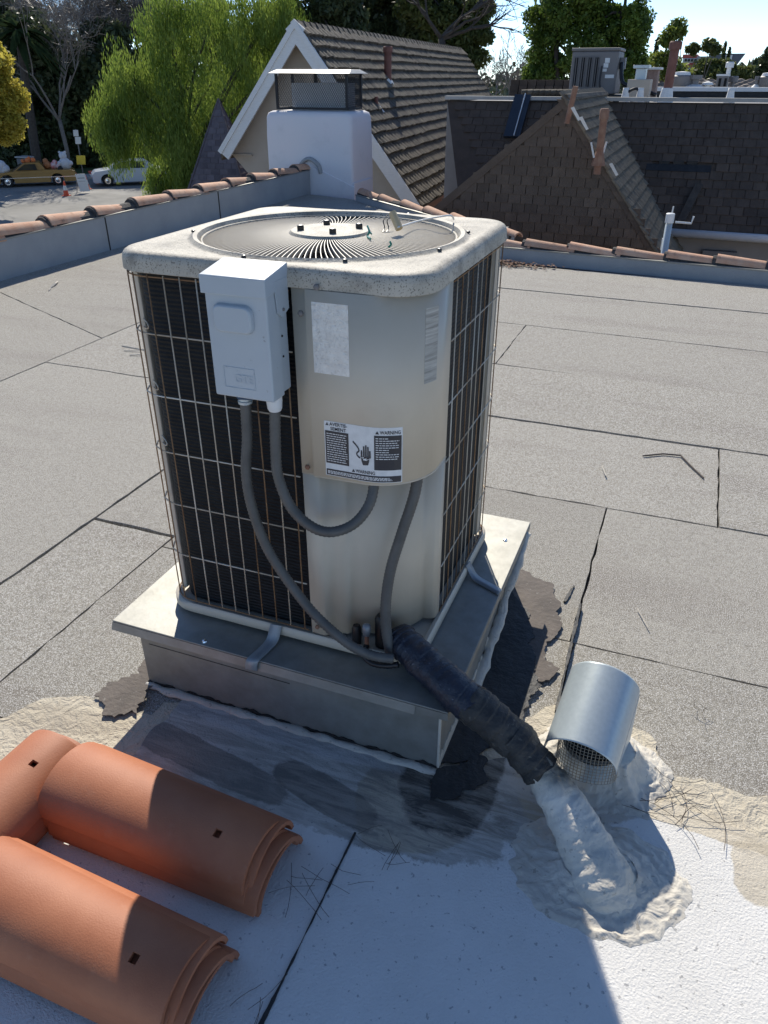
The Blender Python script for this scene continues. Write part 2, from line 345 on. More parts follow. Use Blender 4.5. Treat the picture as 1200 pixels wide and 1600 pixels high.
ys=[-.5,.3,1.08,2.015,2.965,3.77,4.62,5.57,6.62,7.6]
for i in range(1,len(ys)-1):
    y0,y1=ys[i],ys[i+1]; g=.007+.006*max(0,i-3); xs=[-1.72,5]
    if i==3: xs=[-1.72,-.13,5]
    if i==4: xs=[-1.72,.315,5]
    if i==6: xs=[-1.72,-1.03,5]
    if i<3: xs=[-1.72,-.50 if i==1 else -.12,5]
    for k in range(len(xs)-1):
        sl=.03 if i>5 else 0
        sheet([(xs[k]+.004,y0+g/2),(xs[k+1]-.004,y0+g/2-sl*6*(k==len(xs)-2)),(xs[k+1]-.004,y1-g/2-sl*6*(k==len(xs)-2)),(xs[k]+.004,y1-g/2)],0.001*((i*7+k*3)%4),i*5+k)
g=.0075
for (x0,x1,y0,y1,s) in [(-2.11,-1.72,-3,2.09,1),(-2.11,-1.72,2.10,5.2,2),(-2.11,-1.72,5.2,8.6,6),(-3.75,-2.12,-3,3.6,3),(-3.75,-2.12,3.6,9.7,4)]:
    sheet([(x0+g/2,y0+g/2),(x1-g/2,y0+g/2),(x1-g/2,y1-g/2),(x0+g/2,y1-g/2)],.0015*(s%3),s+30)
sheet([(-6,-3),(-3.757,-3),(-3.757,4.15),(-6,5.15)],.001,41); sheet([(-6,5.16),(-3.757,4.16),(-3.757,10.2),(-4.85,11.2),(-6,11.55)],.002,42)
sheet([(-1.72,-3),(-.50,-3),(-.50,.30),(-1.72,.30)],.001,50); sheet([(-.49,-3),(5,-3),(5,.30),(-.49,.30)],.001,51)

# coatings (thin sheets, each a little above the one below)
def coatsheet(pts,z,m,amp,seed,name,step=.02,th=.004):
    return tag(sheet(pts,z,seed,amp,name,m,th,None,step),kind='structure')
coatsheet([(-3.0,-2.5),(-2.6,.2),(-1.95,.85),(-1.60,1.07),(-1.54,1.18),(-1.44,1.235),(-1.2,1.24),(-1.2,1.3),(-.3,1.5),(-.2,1.62),(-.13,1.70),(.13,1.69),(.20,1.56),(.5,1.575),(1.4,1.6),(2.6,1.5),(2.6,-2.5)],.008,m_tan,.016,3,'tan_coating')
wc=coatsheet([(-3.0,-2.5),(-2.3,0),(-1.6,.72),(-1.30,.98),(-1.16,1.06),(-1.15,1.33),(-.37,1.335),(-.2,1.46),(-.02,1.40),(.08,1.40),(.2,1.47),(.5,1.42),(1.4,1.4),(2.6,1.35),(2.6,-2.5)],.0125,m_coat,.012,5,'white_coating')
# long open seam in the white coating
seam=MB(); pp=ragged([(-.505,.2,0),(-.499,.2,0),(-.496,1.09,0),(-.501,1.09,0)],.0025,.01,9)
seam.slab([Vector((q.x,q.y,.0165)) for q in pp],(0,0,-.003)); tag(seam.build('roof_seam',m_tar),kind='structure')
def patch(name,pts,m,z,amp,seed,label,step=.008,th=.003):
    p=ragged([(a,b,0) for a,b in pts],amp,step,seed)
    o=MB().slab([Vector((q.x,q.y,z)) for q in p],(0,0,-th)).build(name,m,wc if False else deck); o['label']=label; return o
patch('mastic_patch',[(-.40,2.36),(-.24,2.30),(-.17,2.06),(-.20,1.93),(-.14,1.86),(-.22,1.74),(-.36,1.9)],m_brown,.0135,.022,2,'brown mastic smear beside the right side of the curb')
patch('mastic_patch',[(-1.285,1.46),(-1.35,1.43),(-1.375,1.33),(-1.40,1.24),(-1.34,1.215),(-1.30,1.20),(-1.23,1.22),(-1.27,1.35)],m_brown,.0185,.030,6,'brown mastic smear at the left corner of the curb')
patch('tar_patch',[(-.372,2.2),(-.26,2.02),(-.20,1.80),(-.19,1.66),(-.24,1.50),(-.33,1.38),(-.375,1.34)],m_tar,.0175,.024,4,'black tar smear along the right side of the curb')
patch('tar_patch',[(-.372,1.345),(-.27,1.43),(-.235,1.36),(-.30,1.27),(-.36,1.25)],m_tar,.0205,.022,8,'black tar smear under the wrapped pipe')
for k,(a,b) in enumerate([((-.13,2.21),(-.118,1.67)),((-.17,2.33),(-.185,2.22))]):
    d=(Vector(b)-Vector(a)).normalized(); n=Vector((-d.y,d.x))*.0035
    patch('surface_crack',[(a[0]-n.x,a[1]-n.y),(b[0]-n.x,b[1]-n.y),(b[0]+n.x,b[1]+n.y),(a[0]+n.x,a[1]+n.y)],m_tar,.0085+.012*(k==0),.004,11+k,'dark crack in the grey sheet',.01,.02)

# parapets ----------------------------------------------------------------
def arc_tile(Rr,Rl,L,th,a0=10,a1=170,n=10,hole=None,nl=1):
    """barrel tile along +x from 0..L, opening down; Rr radius at x=0, Rl at x=L"""
    mb=MB(); outer=[];inner=[]
    for s in range(nl+1):
        t=s/nl; rr=Rr+(Rl-Rr)*t
        outer.append([Vector((L*t,rr*math.cos(R(a0+(a1-a0)*k/n)),rr*math.sin(R(a0+(a1-a0)*k/n)))) for k in range(n+1)])
        inner.append([Vector((L*t,(rr-th)*math.cos(R(a0+(a1-a0)*k/n)),(rr-th)*math.sin(R(a0+(a1-a0)*k/n)))) for k in range(n+1)])
    loops=[o+list(reversed(i)) for o,i in zip(outer,inner)]
    m=2*(n+1); mb.loft(loops,True)
    for e in (0,nl):
        b=e*m; mb.f+=[(b+k,b+k+1,b+m-2-k,b+m-1-k) for k in range(n)]; mb.m+=[0]*n
    return mb
GR='old clay ridge tiles along the parapets'
def parapet(name,A,B,h,thick,label,tiles,tr=.085,tl=.50,side_=1,mw=m_stucw,h2=None):
    A=Vector(A);B=Vector(B); d=(B-A); L=d.length; d.normalize(); n=Vector((-d.y,d.x,0))*side_
    t=thing(name,(A.x,A.y,0),label,'parapet')
    h2=h2 or h
    MB().hexa([A+Vector((0,0,-.02)),B+Vector((0,0,-.02)),B+n*thick+Vector((0,0,-.02)),A+n*thick+Vector((0,0,-.02)),A+Vector((0,0,h)),B+Vector((0,0,h2)),B+n*thick+Vector((0,0,h2)),A+n*thick+Vector((0,0,h))]).build('wall',m_pgrey,t,bevel=.004)
    # thin metal edge under the tiles
    MB().hexa([A-n*.008+Vector((0,0,h)),B-n*.008+Vector((0,0,h2)),B+n*.03+Vector((0,0,h2)),A+n*.03+Vector((0,0,h)),A-n*.008+Vector((0,0,h+.012)),B-n*.008+Vector((0,0,h2+.012)),B+n*.03+Vector((0,0,h2+.012)),A+n*.03+Vector((0,0,h+.012))]).build('edge_strip',m_galv,t)
    # mortar bed
    MB().tube([A+n*thick*.5+Vector((0,0,h-.01)),B+n*thick*.5+Vector((0,0,h2-.01))],tr*.82,10).build('mortar_bed',m_mortar,t)
    s=0;k=0
    base=arc_tile(tr,tr*.82,tl,.016,n=10); src=None
    while s<L-.1:
        c=A+d*s+n*thick*.5; hh=h+(h2-h)*s/L
        if src is None:
            o=base.build('ridge_tile',m_oldt,None,smooth=True,angle=40); src=o
        else: o=src.copy(); COL.objects.link(o)
        o.parent=t; o.location=Vector((c.x-A.x,c.y-A.y,hh-.005+random.uniform(0,.012)))
        flip=tiles>0
        ang=math.atan2(d.y,d.x)+random.uniform(-.045,.045)
        o.rotation_euler=(random.uniform(-.08,.08),.05+random.uniform(-.02,.02),ang); o.location.z+=.018
        mo=MB().lathe([(tr*.90,-.022-.01*(k%2)),(tr*(.93+.03*(k%3==0)),.016+.012*(k%3))],c+Vector((0,0,hh+.012)),14,axis=d).build('mortar_ring',m_mortar,t)
        s+=tl*.90*random.uniform(.95,1.03); k+=1
    return t
m_pgrey=mat('parapet_cap_sheet',(.30,.31,.315),(.36,.365,.365),scale=3,rough=.9,bump=.4,bscale=300,speck=(300,.56,(.45,.45,.44),.6))
pl=parapet('left_parapet',(-5.72,-2.5,0),(-5.72,11.55,0),.30,.22,'long grey parapet topped with clay tiles running along the street side','parapet',1,side_=1) if False else None
def P1():
    t=parapet('parapet_wall',(-5.74,-2.5,0),(-5.74,11.55,0),.335,.20,'long grey parapet with clay ridge tiles on the left, street side',1,tr=.10,tl=.74,side_=1)
    for y in (1.2,4.2,6.72,8.9): MB().box(-5.7395,-5.73,y,y+.008,0,.33).build('joint_strip',m_tar,t)
    return t
P1()
parapet('parapet_wall',(-4.75,11.05,0),(-1.98,8.62,0),.08,.20,'short parapet with clay ridge tiles between the white chimney and the unit',1,side_=1,tr=.075,tl=.72)
parapet('parapet_wall',(-1.98,7.78,0),(5,7.22,0),.115,.2,'low parapet with pale clay ridge tiles along the back edge of the roof',1,side_=1,tr=.075,tl=.50)
MB_=MB().box(-2.0,-1.9,7.8,8.7,-.02,.1).build('parapet_return',m_pgrey); tag(MB_,'short return of the back parapet hidden behind the unit','parapet')
# leaf litter by the back parapet
mb=MB()
for k in range(420):
    x=-1.95+abs(random.gauss(0,.33)); y=7.60-abs(random.gauss(0,.07))-.04*(x+1.9); a=random.uniform(0,6.28); l=random.uniform(.012,.03); z=.012+random.uniform(0,.03)*max(0,1-(7.6-y)*5)
    dx,dy=math.cos(a)*l,math.sin(a)*l
    mb.add([(x-dx,y-dy,z),(x+dy*.4,y-dx*.4,z+.006),(x+dx,y+dy,z+.003),(x-dy*.4,y+dx*.4,z-.002)],[(0,1,2,3)])
tag(mb.build('leaf_litter',mat('brown_litter',(.18,.10,.06),(.3,.18,.12),scale=20,rough=.9)),'brown leaf litter caught against the back parapet','leaves',kind='stuff')

# ================================================================== equipment curb
cu=thing('equipment_curb',(-.84,1.80,0),'galvanised sheet metal curb with a flat cap under the large air conditioner','curb')
for (x0,x1,y0,y1) in ((-1.287,-.373,1.350,1.356),(-1.287,-.373,2.244,2.25),(-1.287,-1.281,1.357,2.243),(-.379,-.373,1.357,2.243)):
    MB().box(x0,x1,y0,y1,-.02,.232).build('side_panel',m_galv,cu)
mb=MB(); mb.box(-1.349,-.345,1.319,2.30,.2475,.252); 
mb.build('cap_sheet',m_galv,cu,bevel=.002)
mb=MB()
mb.hexa([Vector(p) for p in [(-1.349,1.319,.2465),(-.43,1.319,.2465),(-.43,1.322,.2465),(-1.349,1.322,.2465),(-1.352,1.313,.222),(-.43,1.313,.222),(-.43,1.316,.222),(-1.352,1.316,.222)]])
mb.box(-.429,-.345,1.319,1.322,.224,.2465); mb.box(-.348,-.345,1.323,2.30,.224,.2465); mb.box(-1.349,-1.346,1.323,2.30,.224,.2465); mb.build('drip_edge',m_galv,cu)
MB().box(-1.26,-.80,1.3485,1.3495,.168,.1695).build('scored_line',m_tar,cu)
def ragstrip(A,B,zlo,zhi,amp,seed,n,name,m,parent,step=.006,scale=60):
    A=Vector(A);B=Vector(B);d=B-A;L=d.length;k=int(L/step); top=[];bot=[]
    for i in range(k+1):
        p=A+d*i/k; q=Vector((i*step*scale*.35+seed*9,seed,0)); top.append(p+Vector((0,0,zhi+amp*(noise.noise(q)+.5*noise.noise(q*3.1))))); bot.append(p+Vector((0,0,zlo)))
    mb=MB(); mb.loft([bot,top],False); o=mb.build(name,m,parent); s=o.modifiers.new('s','SOLIDIFY'); s.thickness=.003; s.offset=0; return o
ragstrip((-1.288,1.3475,0),(-.373,1.3475,0),.0,.022,.016,2,None,'tar_line',m_tar,cu)
ragstrip((-.371,1.348,0),(-.371,2.2,0),0,.05,.03,3,None,'coating_smear',m_mast,cu)
# white mastic line down the right corner and along the foot
mb=MB(); mb.tube([(-.3725,1.3495,-.01),(-.3725,1.3495,.225)],.004,8); mb.build('corner_bead',m_mast,cu)
mb=MB(); P=smooth_path([(-.362,1.33,.0),(-.36,1.6,.006),(-.358,1.85,.05),(-.356,2.0,.10),(-.352,2.12,.17),(-.345,2.25,.235)],8)
mb.tube([p+Vector((noise.noise(p*30)*.006,0,noise.noise(p*25)*.008)) for p in P],[.016+.010*noise.noise(p*22) for p in P],8,flat=.5); mb.build('mastic_bead',m_mast,cu,smooth=True)
mb=MB()
P=[Vector((-1.29+.93*i/90,1.337+.006*noise.noise(Vector((i*.2,0,0))),.012)) for i in range(91)]
mb.tube(P,[.013+.008*noise.noise(p*23) for p in P],8,flat=.6); mb.build('mastic_bead',m_mast,cu,smooth=True)
for x,y in ((-1.2,2.1),(-.40,2.15),(-1.05,1.335)): MB().lathe([(.008,0),(.006,.004),(0.001,.005)],(x,y,.252),8).build('screw',m_chrome,cu)
# folded corner pieces standing at the unit corners
for (a,b,c) in (((-1.262,1.42,.253),(-1.235,1.345,.253),(-1.262,1.425,.33)),((-.47,2.11,.253),(-.37,1.99,.253),(-.455,2.13,.345))):
    pass

# ================================================================== large condensing unit
X0,X1,Y0,Y1=-1.228,-.472,1.432,2.176; ZT=1.236; ZB=.285
un=thing('condensing_unit',(-.85,1.80,.252),'large weathered beige air conditioner with round fan guard, wire grille and curved control cover','air conditioner')
# base pan
def ring_loops(outer,zs): return [[Vector((x,y,z)) for x,y in rrect(X0-d,X1+d,Y0-d,Y1+d,.09)] for d,z in zs]
mb=MB(); mb.loft(ring_loops(0,[(-.03,.262),(.006,.262),(.012,.268),(.012,.288),(.006,.294),(-.004,.292),(-.006,.282),(-.03,.282)]),True,True,True); mb.build('base_pan',m_paint,un,smooth=True,angle=50)
for x in (-1.1,-.6):
    for y in (1.5,2.08): MB().box(x-.04,x+.04,y-.04,y+.04,.2525,.2615).build('foot',m_black,un)
# coil
mb=MB(); ins=.024
cr=[(-.757,Y0+ins)]+[(X0+ins+.07+.07*math.cos(R(a)),Y0+ins+.07+.07*math.sin(R(a))) for a in range(270,179,-10)]+[(X0+ins+.07+.07*math.cos(R(a)),Y1-ins-.07+.07*math.sin(R(a))) for a in range(180,89,-10)]+[(X1-ins-.07+.07*math.cos(R(a)),Y1-ins-.07+.07*math.sin(R(a))) for a in range(90,-1,-10)]+[(X1-ins,1.655),(X1-ins-.05,1.655),(X1-ins-.06,Y1-ins-.06),(X0+ins+.06,Y1-ins-.06),(X0+ins+.06,Y0+ins+.06),(-.757,Y0+ins+.05)]
mb.loft([[Vector((x,y,z)) for x,y in cr] for z in (.2925,ZT)],True); mb.slab([Vector((x,y,.2925)) for x,y in cr],(0,0,.001)); mb.build('coil',m_coil,un,smooth=True,angle=50)
# white end strip of the coil at the left corner
MB().box(X0+.010,X0+.028,Y0+.052,Y0+.10,.295,ZT-.004).build('corner_post',m_paint,un,bevel=.003)
MB().box(X1-.028,X1-.010,Y1-.10,Y1-.055,.295,ZT-.004).build('corner_post',m_paint,un,bevel=.003)
# lid with round opening
CX,CY,RF=-.850,1.812,.322
o0=rrect(X0,X1,Y0,Y1,.085,10,10)
def lidloop(kind,v,z,drop=0):
    out=[]
    for (x,y) in o0:
        a=math.atan2(y-CY,x-CX)
        if kind=='c': out.append(Vector((CX+v*math.cos(a),CY+v*math.sin(a),z)))
        else:
            # inset along direction to the centre of the rounded square
            cx=min(max(x,X0+.085),X1-.085); cy=min(max(y,Y0+.085),Y1-.085); d=Vector((x-cx,y-cy)); L=d.length or 1; q=Vector((x,y))+d/L*v
            out.append(Vector((q.x,q.y,z)))
    return out
mb=MB(); mb.loft([lidloop('c',RF-.004,1.225),lidloop('c',RF,1.255),lidloop('c',RF+.006,1.264),lidloop('c',RF+.016,1.266),lidloop('c',RF+.024,1.260),lidloop('c',RF+.030,1.258),
  lidloop('s',-.020,1.261),lidloop('s',-.006,1.260),lidloop('s',.001,1.256),lidloop('s',.0055,1.250),lidloop('s',.008,1.240),lidloop('s',.009,1.219),lidloop('s',.004,1.217),lidloop('s',.002,1.228),lidloop('c',RF-.004,1.225)],True)
mb.build('lid',m_lid,un,smooth=True,angle=40)
# fan shroud, blades, motor
mb=MB(); mb.lathe([(RF-.012,1.225),(RF-.02,1.05),(RF-.02,1.045),(.001,1.045)],(CX,CY,0),48,cap=False); mb.build('fan_shroud',m_dark,un)
mb=MB(); mb.lathe([(.07,1.08),(.07,1.20),(.05,1.215),(.001,1.216)],(CX,CY,0),24,cap=False); mb.build('fan_motor',m_grey,un,smooth=True,angle=40)
for k in range(3):
    a=k*2.094+.4; mb=MB(); l=[]
    for s in range(6):
        r=.06+.235*s/5; wd=.35-.2*s/5
        l.append([Vector((CX+r*math.cos(a+t*wd),CY+r*math.sin(a+t*wd),1.13+.03*t)) for t in (-1,-.5,0,.5,1)])
    mb.loft(l,False); mb.build('fan_blade',m_grey,un,solid=.003)
# guard: ring wires, spiral vanes, hub
gd=MB().tube([(CX+.318*math.cos(a),CY+.318*math.sin(a),1.252) for a in [2*PI*k/72 for k in range(72)]],.004,6,closed=True).build('fan_guard',m_lid,un,smooth=True)
for rr_ in (.17,.245):
    MB().tube([(CX+rr_*math.cos(a),CY+rr_*math.sin(a),1.246) for a in [2*PI*k/60 for k in range(60)]],.0018,5,closed=True).build('support_ring',m_lid,gd)
vs=[];NS=9
for s in range(NS):
    t=s/(NS-1); r=.098+.219*t; a=.11*(t**1.2); zc=1.262-.010*t*t; tl=.35
    c=Vector((r*math.cos(a),r*math.sin(a),0)); n=Vector((-math.sin(a-.15),math.cos(a-.15),0))*.0009
    hh=.009
    vs.append([c-n+Vector((0,0,zc-hh)),c+n+Vector((0,0,zc-hh)),c+n+Vector((0,0,zc)),c-n+Vector((0,0,zc))])
vm=MB().loft(vs,True,True,True).build('guard_vane',mat('guard_enamel',(.66,.61,.51),(.58,.53,.44),scale=9,rough=.5),gd,local=True)
off=Vector((CX,CY,0))-wl(gd); NV=136
vm.location=off
for k in range(1,NV):
    o=vm.copy(); COL.objects.link(o); o.rotation_euler=(0,0,2*PI*k/NV)
hb=MB().lathe([(.100,1.252),(.104,1.262),(.098,1.268),(.088,1.266),(.080,1.268),(.045,1.270),(.040,1.268),(.001,1.268)],(CX,CY,0),48,cap=False).build('hub_disc',m_lid,un,smooth=True,angle=40)
for x,y in ((-.065,-.035),(-.035,.055),(.062,.040),(.030,-.050)):
    mb=MB(); mb.lathe([(.0095,0),(.0095,.011),(.007,.013),(.001,.014)],(CX+x,CY+y,1.267),6); mb.build('bolt',m_black,hb)
for a in (200,262,300,20,75,130,340):
    c=Vector((CX+(RF+.024)*math.cos(R(a)),CY+(RF+.024)*math.sin(R(a)),1.2605)); MB().lathe([(.006,0),(.005,.005),(.001,.006)],c,6).build('screw',m_black,un)
# small loose bits on the guard
mb=MB(); a=at_z(612,340,1.30); mb.tube([at_z(613,332,1.31),at_z(624,358,1.275)],.0095,8); o=mb.build('wood_plug',mat('pale_wood',(.45,.35,.2),(.55,.45,.28),scale=40)); tag(o,'short pale wooden plug leaning on the fan guard','plug')
mb=MB(); mb.tube(smooth_path([at_z(622,355,1.282),at_z(655,345,1.275),at_z(690,338,1.29),at_z(705,337,1.285),at_z(709,343,1.268)],6),.0022,6); tag(mb.build('loose_wire',m_white,smooth=True),'thin white wire curling over the right rim of the fan guard','wire')
mb=MB()
for s in (0,6): mb.tube(smooth_path([at_z(606+s,335,1.295),at_z(599+s,345,1.285),at_z(601+s,355,1.27),at_z(598+s,363,1.262)],5),.0014,5)
tag(mb.build('wire_pair',m_black),'pair of short black wires beside the wooden plug on the guard','wire')
m_green=mat('green_tie',(.02,.22,.16),rough=.4)
mb=MB(); mb.tube(smooth_path([at_z(574,353,1.285),at_z(577,362,1.275),at_z(574,369,1.265),at_z(579,373,1.266)],5),.0025,5); mb.tube([at_z(577,362,1.275),at_z(581,366,1.27)],.002,5); tag(mb.build('cable_tie',m_green),'green plastic tie stuck in the fan guard right of the hub','cable tie')
mb=MB(); mb.tube(smooth_path([at_z(609,377,1.275),at_z(611,382,1.268),at_z(607,386,1.262)],4),.0025,5); tag(mb.build('cable_tie',m_green),'small green plastic tie nearest the front rim of the fan guard','cable tie')

# wire grille ---------------------------------------------------------------
path=rrect(X0+.001,X1-.001,Y0+.001,Y1-.001,.082,10,1)
# order: start at front panel edge -> left along the front -> left side -> back -> right side to the panel
def onper(): 
    P=[]
    P.append((-.775,Y0)); cs=[(X0+.082,Y0+.082,270,180),(X0+.082,Y1-.082,180,90),(X1-.082,Y1-.082,90,0)]
    for cx,cy,a0,a1 in cs:
        for k in range(9):
            a=R(a0+(a1-a0)*k/8); P.append((cx+.082*math.cos(a),cy+.082*math.sin(a)))
    P.append((X1,1.640)); return [Vector((x,y,0)) for x,y in P]
PER=onper(); CUM=[0]
for a,b in zip(PER,PER[1:]): CUM.append(CUM[-1]+(b-a).length)
def per(s):
    for i in range(len(PER)-1):
        if s<=CUM[i+1]: return PER[i]+(PER[i+1]-PER[i])*((s-CUM[i])/(CUM[i+1]-CUM[i]))
    return PER[-1]
gr=MB().tube([p+Vector((0,0,.300)) for p in PER],.0024,6).build('wire_grille',m_rust,un,smooth=True)
for i,zz in enumerate([1.208,1.074,.918,.765,.612,.450]):
    pts=[]
    for p in PER:
        q=p.copy(); 
        pts.append(q+Vector((0,0,zz)))
    MB().tube([Vector((p.x+(0.004 if abs(p.x-X0)<.02 else 0),p.y+.003*(abs(p.y-Y0)<.02),p.z)) for p in pts],.0019,6).build('cross_wire',m_rust if i==0 else m_wire,gr,smooth=True)
    # the small round loop at the left corner
    if 0<i<4:
        c=per(.44)+Vector((.012,.018,zz+.008)); MB().tube([c+Vector((.020*math.cos(a),-.014*math.cos(a),.010*math.sin(a))) for a in [2*PI*k/16 for k in range(16)]],.0016,5,closed=True).build('corner_loop',m_wire,gr)
tot=CUM[-1]; s=.012; k=0
wsrc={}
while s<tot:
    p=per(s)
    front=(s<.55); m=m_rust if (random.random()<(.5 if front else .12)) else m_wire
    if p.y>2.0 and p.x<-.6: s+=.0445; continue   # back side, out of sight
    key=m.name
    if key not in wsrc:
        o=MB().tube([(0,0,.298),(0,0,.76),(0,0,1.214)],.0017,6).build('upright_wire',m,gr,smooth=True,local=True); wsrc[key]=o
    else: o=wsrc[key].copy(); COL.objects.link(o)
    o.parent=gr; c=wl(gr); o.location=Vector((p.x-c.x,p.y-c.y,-c.z))
    s+=.0432 if front else .0445; k+=1
# control corner panels ----------------------------------------------------------
def prof_outer(d=0):
    P=[(-.765,Y0-.003-d),(-.735,Y0-.003-d),(-.728,Y0-.010-d)]; r=.135
    for k in range(13):
        a=R(270+90*k/12); P.append((X1+.004+d-r+ (r)*math.cos(a)*1.0,Y0-.010-d+r+(r)*math.sin(a)))
    P+=[(X1+.004+d,1.618)]; return [Vector((x,y,0)) for x,y in P]
def prof_inner():
    return [Vector((x,y,0)) for x,y in [(-.765,Y0),(-.726,Y0),(-.722,Y0+.004),(-.712,Y0+.018),(-.690,Y0+.024),(-.672,Y0+.028),(-.664,Y0+.040),(-.640,Y0+.046),(-.60,Y0+.058),(-.56,Y0+.082),(-.53,Y0+.115),(-.513,Y0+.15),(-.506,Y0+.165),(-.486,Y0+.172),(-.476,Y0+.180),(-.474,Y0+.208)]]
def extr(P,z0,z1,name,m,parent,th=.002,**k):
    mb=MB(); zz=z0 if callable(z0) else (lambda p:z0)
    mb.loft([[Vector((p.x,p.y,zz(p))) for p in P],[Vector((p.x,p.y,z1)) for p in P]],False); return mb.build(name,m,parent,smooth=True,angle=35,solid=th,**k)
PO=prof_outer(); 
cov=extr(PO,lambda p:.782+.006*max(0,(p.x+.7))/.2+.0*p.y,1.218,'control_cover',m_paint,un,.0025)
# rolled bottom lip of the cover
MB().tube([Vector((p.x,p.y+.001,.783+.006*max(0,(p.x+.7))/.2)) for p in PO],.0028,6).build('bottom_lip',m_paint,cov,smooth=True)
MB().slab([Vector((p.x,p.y,.790)) for p in PO]+[Vector((-.53,1.62,.790)),Vector((-.765,1.45,.790))],(0,0,.004)).build('cover_floor',m_paint,un)
MB().slab([Vector((p.x,p.y,1.215)) for p in PO]+[Vector((-.53,1.62,1.215)),Vector((-.765,1.45,1.215))],(0,0,.002)).build('cover_top',m_paint,un)
extr(prof_inner(),.296,.800,'corner_panel',m_paint,un,.002)
extr([Vector((-.765,Y0+.0,0)),Vector((-.765,Y0+.03,0))],.296,1.218,'panel_flange',m_paint,un)
extr([Vector((-.474,1.63,0)),Vector((-.50,1.65,0))],.296,1.218,'panel_flange',m_paint,un)
# back filler behind panels so the coil does not show
for (x,y,z) in ((-.745,Y0-.004,1.165),(-.749,Y0-.004,.80),(-.70,Y0-.014,1.226),(-.50,Y0+.045,1.228),(-.748,Y0-.002,.32)):
    MB().lathe([(.0065,0),(.0065,.004),(.004,.006),(.001,.0065)],(x,y,z),6,axis=(0,-1,.0)).build('screw',m_rustm if z<.9 else m_grey,un)
# curved print on the cover
CU=[0]
for a,b in zip(PO[2:],PO[3:]): CU.append(CU[-1]+(b-a).length)
def onc(u,z,o):   # u metres along the cover from its left fold
    Q=PO[2:]
    for i in range(len(Q)-1):
        if u<=CU[i+1] or i==len(Q)-2:
            d=(Q[i+1]-Q[i]).normalized(); t=u-CU[i]
            # smooth normal
            n0=Vector((d.y,-d.x,0)); p=Q[i]+d*t; return Vector((p.x,p.y,z))+n0*(o+.0013)
def csheet(u0,u1,z0,z1,o,name,m,parent,nu=14,th=.0006):
    mb=MB(); L=[]
    for k in range(nu+1):
        u=u0+(u1-u0)*k/nu; L.append([onc(u,z0,o),onc(u,z1,o)])
    mb.loft(L,False); return mb.build(name,m,parent,solid=0)
def textmesh(txt,size,bold=True):
    c=bpy.data.curves.new('t','FONT'); c.body=txt; c.size=size; c.resolution_u=3; c.offset=size*(.018 if bold else 0)
    o=bpy.data.objects.new('t',c); COL.objects.link(o); dg=bpy.context.evaluated_depsgraph_get(); me=o.evaluated_get(dg).to_mesh()
    vs=[v.co.copy() for v in me.vertices]; fs=[tuple(p.vertices) for p in me.polygons]; o.evaluated_get(dg).to_mesh_clear(); bpy.data.objects.remove(o); bpy.data.curves.remove(c)
    w=max(v.x for v in vs); return vs,fs,w
def ctext(mb,txt,u,z,size,o,width=None,sx=1):
    vs,fs,w=textmesh(txt,size); k=(width/w) if width else sx
    mb.add([onc(u+v.x*k,z+v.y,o) for v in vs],fs); return w*k
ux=lambda x: x+.728
st=csheet(.012,.096,1.040,1.196-.002,.0004,'foil_sticker',m_foil,cov); 
csheet(.245+.02,.245+.062,1.02,1.185,.0004,'data_label',mat('worn_data_label',(.5,.49,.45),(.22,.22,.2),scale=9,rough=.6,stretch=(1,1,22)),cov)
# warning sticker
U0,U1,Z0,Z1=.030,.214,.793,.930
ws=csheet(U0,U1,Z0,Z1,.0004,'warning_sticker',m_stw,cov)
W=U1-U0; H=Z1-Z0
def bl(a,b,c,d,m=m_ink,o=.0009,name='print_block'): return csheet(U0+W*a,U0+W*b,Z0+H*c,Z0+H*d,o,name,m,ws)
bl(.012,.325,.235,.83); bl(.655,.988,.235,.86); bl(.012,.988,.012,.125)
ink=MB(); whi=MB()
def tri(u,z,s):
    ink.add([onc(u,z,.0012),onc(u+s,z,.0012),onc(u+s/2,z+s*.9,.0012)],[(0,1,2)])
tri(U0+W*.02,Z0+H*.925,.008); ctext(ink,'AVERTIS-',U0+W*.075,Z0+H*.925,.0115,.0012,width=W*.235); ctext(ink,'SEMENT',U0+W*.085,Z0+H*.845,.0115,.0012,width=W*.21)
tri(U0+W*.67,Z0+H*.885,.0085); ctext(ink,'WARNING',U0+W*.725,Z0+H*.885,.012,.0012,width=W*.25)
tri(U0+W*.36,Z0+H*.145,.0085); ctext(ink,'WARNING',U0+W*.415,Z0+H*.145,.012,.0012,width=W*.25)
def quadc(mb,pts,o=.0013): mb.add([onc(U0+W*a,Z0+H*b,o) for a,b in pts],[tuple(range(len(pts)))])
rr2=random.Random(3)
for (a0,a1,b0,b1,n) in ((.03,.31,.26,.80,13),(.675,.96,.42,.83,10),(.03,.9,.035,.10,3)):
    for k in range(n):
        z=b1-(b1-b0)*(k+.5)/n; a=a0; end=a1-rr2.uniform(0,.10)*(a1-a0)
        if rr2.random()<.18: end=a0+(a1-a0)*.55
        while a<end:
            l=rr2.uniform(.018,.05); quadc(whi,[(a,z-.007),(min(a+l,end),z-.007),(min(a+l,end),z+.007),(a,z+.007)]); a+=l+.008
